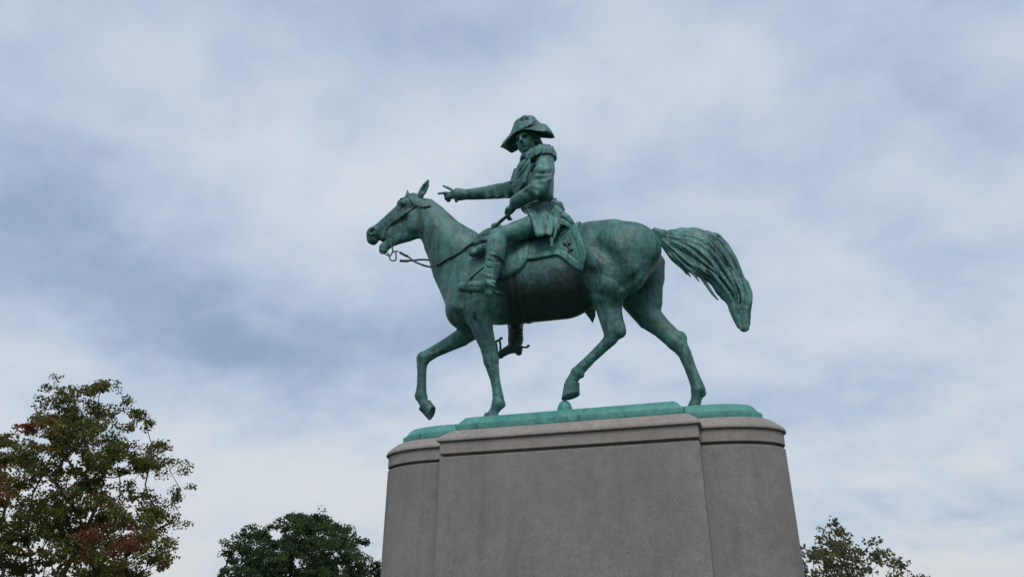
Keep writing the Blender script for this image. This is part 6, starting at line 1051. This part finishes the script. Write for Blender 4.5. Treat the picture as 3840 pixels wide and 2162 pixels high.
ck.append(tube_np([hat_pt(COCK[0]+0.006, COCK[1]+0.45*COCK[3]*math.cos(a), COCK[2]+0.45*COCK[3]*math.sin(a)) for a in np.linspace(0, 2*math.pi, 13)], 0.016))
ck.append(tube_np([hat_pt(COCK[0]+0.004, COCK[1], COCK[2]), hat_pt(COCK[0]+0.028, COCK[1]+0.012, COCK[2]-0.05), hat_pt(COCK[0]+0.050, COCK[1]+0.025, COCK[2]-0.095)], 0.014))
ck.append(tube_np([hat_pt(COCK[0]+0.03, COCK[1]-0.05, COCK[2]-0.075), hat_pt(COCK[0]+0.045, COCK[1]+0.0, COCK[2]-0.095), hat_pt(COCK[0]+0.035, COCK[1]+0.07, COCK[2]-0.085), hat_pt(COCK[0]+0.01, COCK[1]+0.11, COCK[2]-0.05)], 0.012))
obj('cockade', mesh_np('cockade', *join_np(ck)), M['bronze_dress'], rider)

# ------------------------------------------------------------------ trees
def grow(rng, pads, roots, step):
    """join every leaf pad to the nearest wood grown so far, bottom up; returns nodes, parents, loads"""
    nodes = [np.array(r[0], float) for r in roots]; par = [r[1] for r in roots]
    order = np.argsort([p[2] + 0.6*np.linalg.norm(np.array(p[:2])-nodes[0][:2]) for p in pads])
    ends = []
    for i in order:
        p = np.array(pads[i][:3])
        A = np.array(nodes); d = p - A
        dist = np.linalg.norm(d, axis=1)
        cost = dist + 1.6*np.maximum(0, -(d[:, 2]) + 0.45*dist)      # branches rise outward
        j = int(np.argmin(cost)); q = nodes[j]; L_ = dist[j]
        n = max(1, int(L_/step)); sag = rng.uniform(0.02, 0.12)*L_
        side = rng.normal(0, 0.05*L_, 3)
        prev = j
        for k in range(1, n+1):
            t = k/n
            x = q + (p-q)*t + (np.array([0, 0, -sag]) + side)*math.sin(math.pi*t)
            nodes.append(x); par.append(prev); prev = len(nodes)-1
        ends.append(prev)
    load = np.zeros(len(nodes))
    for e in ends: load[e] += 1
    for i in range(len(nodes)-1, 0, -1):
        if par[i] >= 0: load[par[i]] += load[i]
    return np.array(nodes), par, np.maximum(load, 0.5)
def wood_mesh(nodes, par, rads, k=6):
    V = []; Q = []
    for i in range(len(nodes)):
        p = par[i]
        if p < 0: continue
        a, b = nodes[p], nodes[i]; T = b-a; L_ = np.linalg.norm(T)
        if L_ < 1e-5: continue
        T = T/L_; u = np.cross(T, [0.31, 0.17, 0.6]); u /= np.linalg.norm(u); w = np.cross(T, u)
        o = len(V); ra = min(rads[p], rads[i]*1.5); rb = rads[i]
        for c, r in ((a - T*ra*0.3, ra), (b + T*rb*0.3, rb)):
            for j in range(k):
                t = 2*math.pi*j/k; V.append(c + r*(math.cos(t)*u + math.sin(t)*w))
        for j in range(k): Q.append((o+j, o+(j+1) % k, o+k+(j+1) % k, o+k+j))
    return np.array(V), np.array(Q)
def leaves_mesh(rng, centres, sizes, hues, per, leaf, name, flat=0.6, lobed=True):
    """folded leaf blades scattered in clumps round each twig end"""
    V = []; hue = []
    for c, s, h, m in zip(centres, sizes, hues, per):
        m = int(m)
        d = rng.normal(0, 1, (m, 3)); d /= np.linalg.norm(d, axis=1)[:, None]
        r = s*rng.uniform(0.15, 1.0, m)**0.6
        pos = c + d*r[:, None]*np.array([1, 1, flat])
        ax = rng.normal(0, 1, (m, 3)); ax[:, 2] -= 0.5; ax /= np.linalg.norm(ax, axis=1)[:, None]
        sd = np.cross(ax, rng.normal(0, 1, (m, 3))); sd /= np.linalg.norm(sd, axis=1)[:, None]
        nn = np.cross(ax, sd)
        l = (leaf*rng.uniform(0.65, 1.25, m))[:, None]
        w = l*rng.uniform(0.36, 0.5, m)[:, None]
        fold = nn*w*rng.uniform(0.1, 0.5, m)[:, None]
        # blade: stem, left lobe, tip, right lobe -> two quads sharing the midrib point
        quad = np.stack([pos, pos + ax*l*0.42 + sd*w + fold, pos + ax*l, pos + ax*l*0.42 - sd*w + fold], 1)
        V.append(quad.reshape(-1, 3)); hue.append(np.repeat(np.clip(h + rng.normal(0, 0.06, m), 0, 1), 4))
    V = np.concatenate(V); hue = np.concatenate(hue).astype(np.float32)
    n = len(V)//4
    T = np.arange(n)[:, None]*4 + np.array([[0, 1, 2, 0, 2, 3]])
    me = mesh_np(name, V, T.reshape(-1, 3), smooth=False)
    a = me.attributes.new('leaf_hue', 'FLOAT', 'POINT'); a.data.foreach_set('value', hue)
    return me
def tree(name, label, loc, height, prof, lobes, seed, n_pads, pad_size, per, leaf, mat, stems, trunk_r, hue_f, z_low, flat=0.6, fill=0.55):
    """prof: (height fraction, radius) of the crown; lobes: bumps of the outline"""
    rng = np.random.default_rng(seed)
    root = empty(name, loc); tag(root, label, 'tree')
    ph = rng.uniform(0, 6.28, 6)
    def R(h, a):
        r = np.interp(h, [p[0] for p in prof], [p[1] for p in prof])
        w = sum(math.sin(k*a + ph[k] + 5*h*(1 if k % 2 else -1)) for k in (1, 2, 3, 5))/4
        return r*(1 + lobes*w)
    pads = []; size = []
    tries = 0
    while len(pads) < n_pads and tries < 40000:
        tries += 1
        h = rng.uniform(z_low, 1.0); a = rng.uniform(0, 6.283)
        rmax = R(h, a); q = rng.uniform(0, 1)
        rr = rmax*(q**fill)
        if rmax < 0.1 or rng.uniform() > (rmax/max(p[1] for p in prof))**1.1: continue
        p = np.array([rr*math.cos(a), rr*math.sin(a), h*height])
        s = pad_size*rng.uniform(0.6, 1.25)
        if pads and np.min(np.linalg.norm(np.array(pads)-p, axis=1)) < s*0.62: continue
        pads.append(p); size.append(s)
    roots = []
    for st in stems:                                     # each stem: list of (x, y, z)
        for i, x in enumerate(st):
            roots.append((x, (len(roots)-1) if i else (-1 if not roots else 0)))
    nodes, par, load = grow(rng, pads, roots, 0.5)
    mx = load.max(); rads = trunk_r*(load/mx)**0.62
    rads = np.maximum(rads, 0.011)
    obj('trunk', mesh_np('trunk', *wood_mesh(nodes, par, rads)), M['bark'], root).matrix_parent_inverse = Matrix()
    C_ = []; S_ = []; Hh = []; Pn = []
    for p, s in zip(pads, size):
        hu = hue_f(p, rng)
        k = 6
        for j in range(k):                               # a pad is a handful of smaller sprays
            d = rng.normal(0, 0.42, 3)*s*np.array([1, 1, flat])
            C_.append(p+d); S_.append(s*rng.uniform(0.35, 0.6)); Hh.append(hu+rng.normal(0, 0.04)); Pn.append(per*rng.uniform(0.6, 1.4)/k)
    me = leaves_mesh(rng, C_, S_, Hh, Pn, leaf, 'crown', flat)
    obj('crown', me, mat, root).matrix_parent_inverse = Matrix()
    return root

def maple_hue(p, rng):
    """mostly olive; whole boughs have turned, low on the left and in the middle"""
    lat = 0.68*p[0] + 0.73*p[1]
    turned = max(math.exp(-((lat-a)**2 + (p[2]-h)**2)/0.9) for a, h in ((-1.9, 9.3), (-2.8, 7.0), (0.9, 5.0), (2.6, 4.6), (-3.6, 8.2)))
    return 0.44 + 0.13*rng.normal() + 0.46*turned
tree('maple_tree', 'broad maple tree turning from green to rust, left of the pedestal', (-27.45, 18.75, 0), 11.8,
     [(0.20, 2.0), (0.34, 5.2), (0.45, 4.9), (0.60, 4.3), (0.72, 3.8), (0.82, 3.2), (0.90, 2.6), (0.96, 1.8), (1.0, 0.7)], 0.2, 11,
     310, 0.70, 230, 0.115, M['maple'],
     [[(0, 0, 0), (0.05, 0.0, 1.2), (0.1, 0.1, 2.4)], [(0.25, 0.3, 3.6), (0.5, 0.6, 5.0), (0.75, 0.85, 6.6), (0.8, 0.9, 8.2), (0.9, 0.8, 9.6)],
      [(-0.5, -0.5, 3.5), (-0.9, -0.95, 5.0), (-1.0, -1.1, 6.8), (-0.7, -0.9, 8.4)], [(-0.2, -0.3, 3.6), (-0.15, -0.4, 5.4), (-0.1, -0.3, 7.4)]], 0.36,
     maple_hue, 0.2)
tree('oak_tree', 'dense dark green oak crown rising low between maple and pedestal', (-31.2, 43.8, 0), 8.95,
     [(0.15, 3.6), (0.35, 5.6), (0.55, 5.7), (0.75, 5.2), (0.86, 4.4), (0.94, 3.2), (1.0, 1.6)], 0.08, 5,
     300, 0.9, 230, 0.165, M['dark_leaf'],
     [[(0, 0, 0), (0, 0, 2.0)], [(0.8, 0.6, 3.6), (1.6, 1.0, 5.4)], [(-0.8, -0.5, 3.8), (-1.8, -1.0, 5.6)], [(0.1, 0, 4.2), (0, 0.1, 6.4)]], 0.5,
     lambda p, rng: 0.35 + 0.2*rng.normal(), 0.2, fill=0.45)
tree('ash_tree', 'sparse olive tree top showing beside the right foot of the pedestal', (5.6, 33.3, 0), 6.5,
     [(0.15, 2.6), (0.35, 3.6), (0.55, 3.3), (0.68, 2.5), (0.80, 1.6), (0.9, 1.0), (1.0, 0.35)], 0.3, 8,
     170, 0.5, 52, 0.15, M['olive_leaf'],
     [[(0, 0, 0), (0.05, 0, 1.6)], [(0.1, 0.1, 3.0), (-0.1, 0.1, 4.6), (-0.2, 0, 5.6)], [(1.0, -0.1, 2.8), (1.6, -0.2, 3.6)], [(-0.9, 0.1, 2.9), (-1.5, 0.1, 4.2)]], 0.2,
     lambda p, rng: 0.40 + 0.25*rng.normal(), 0.2)
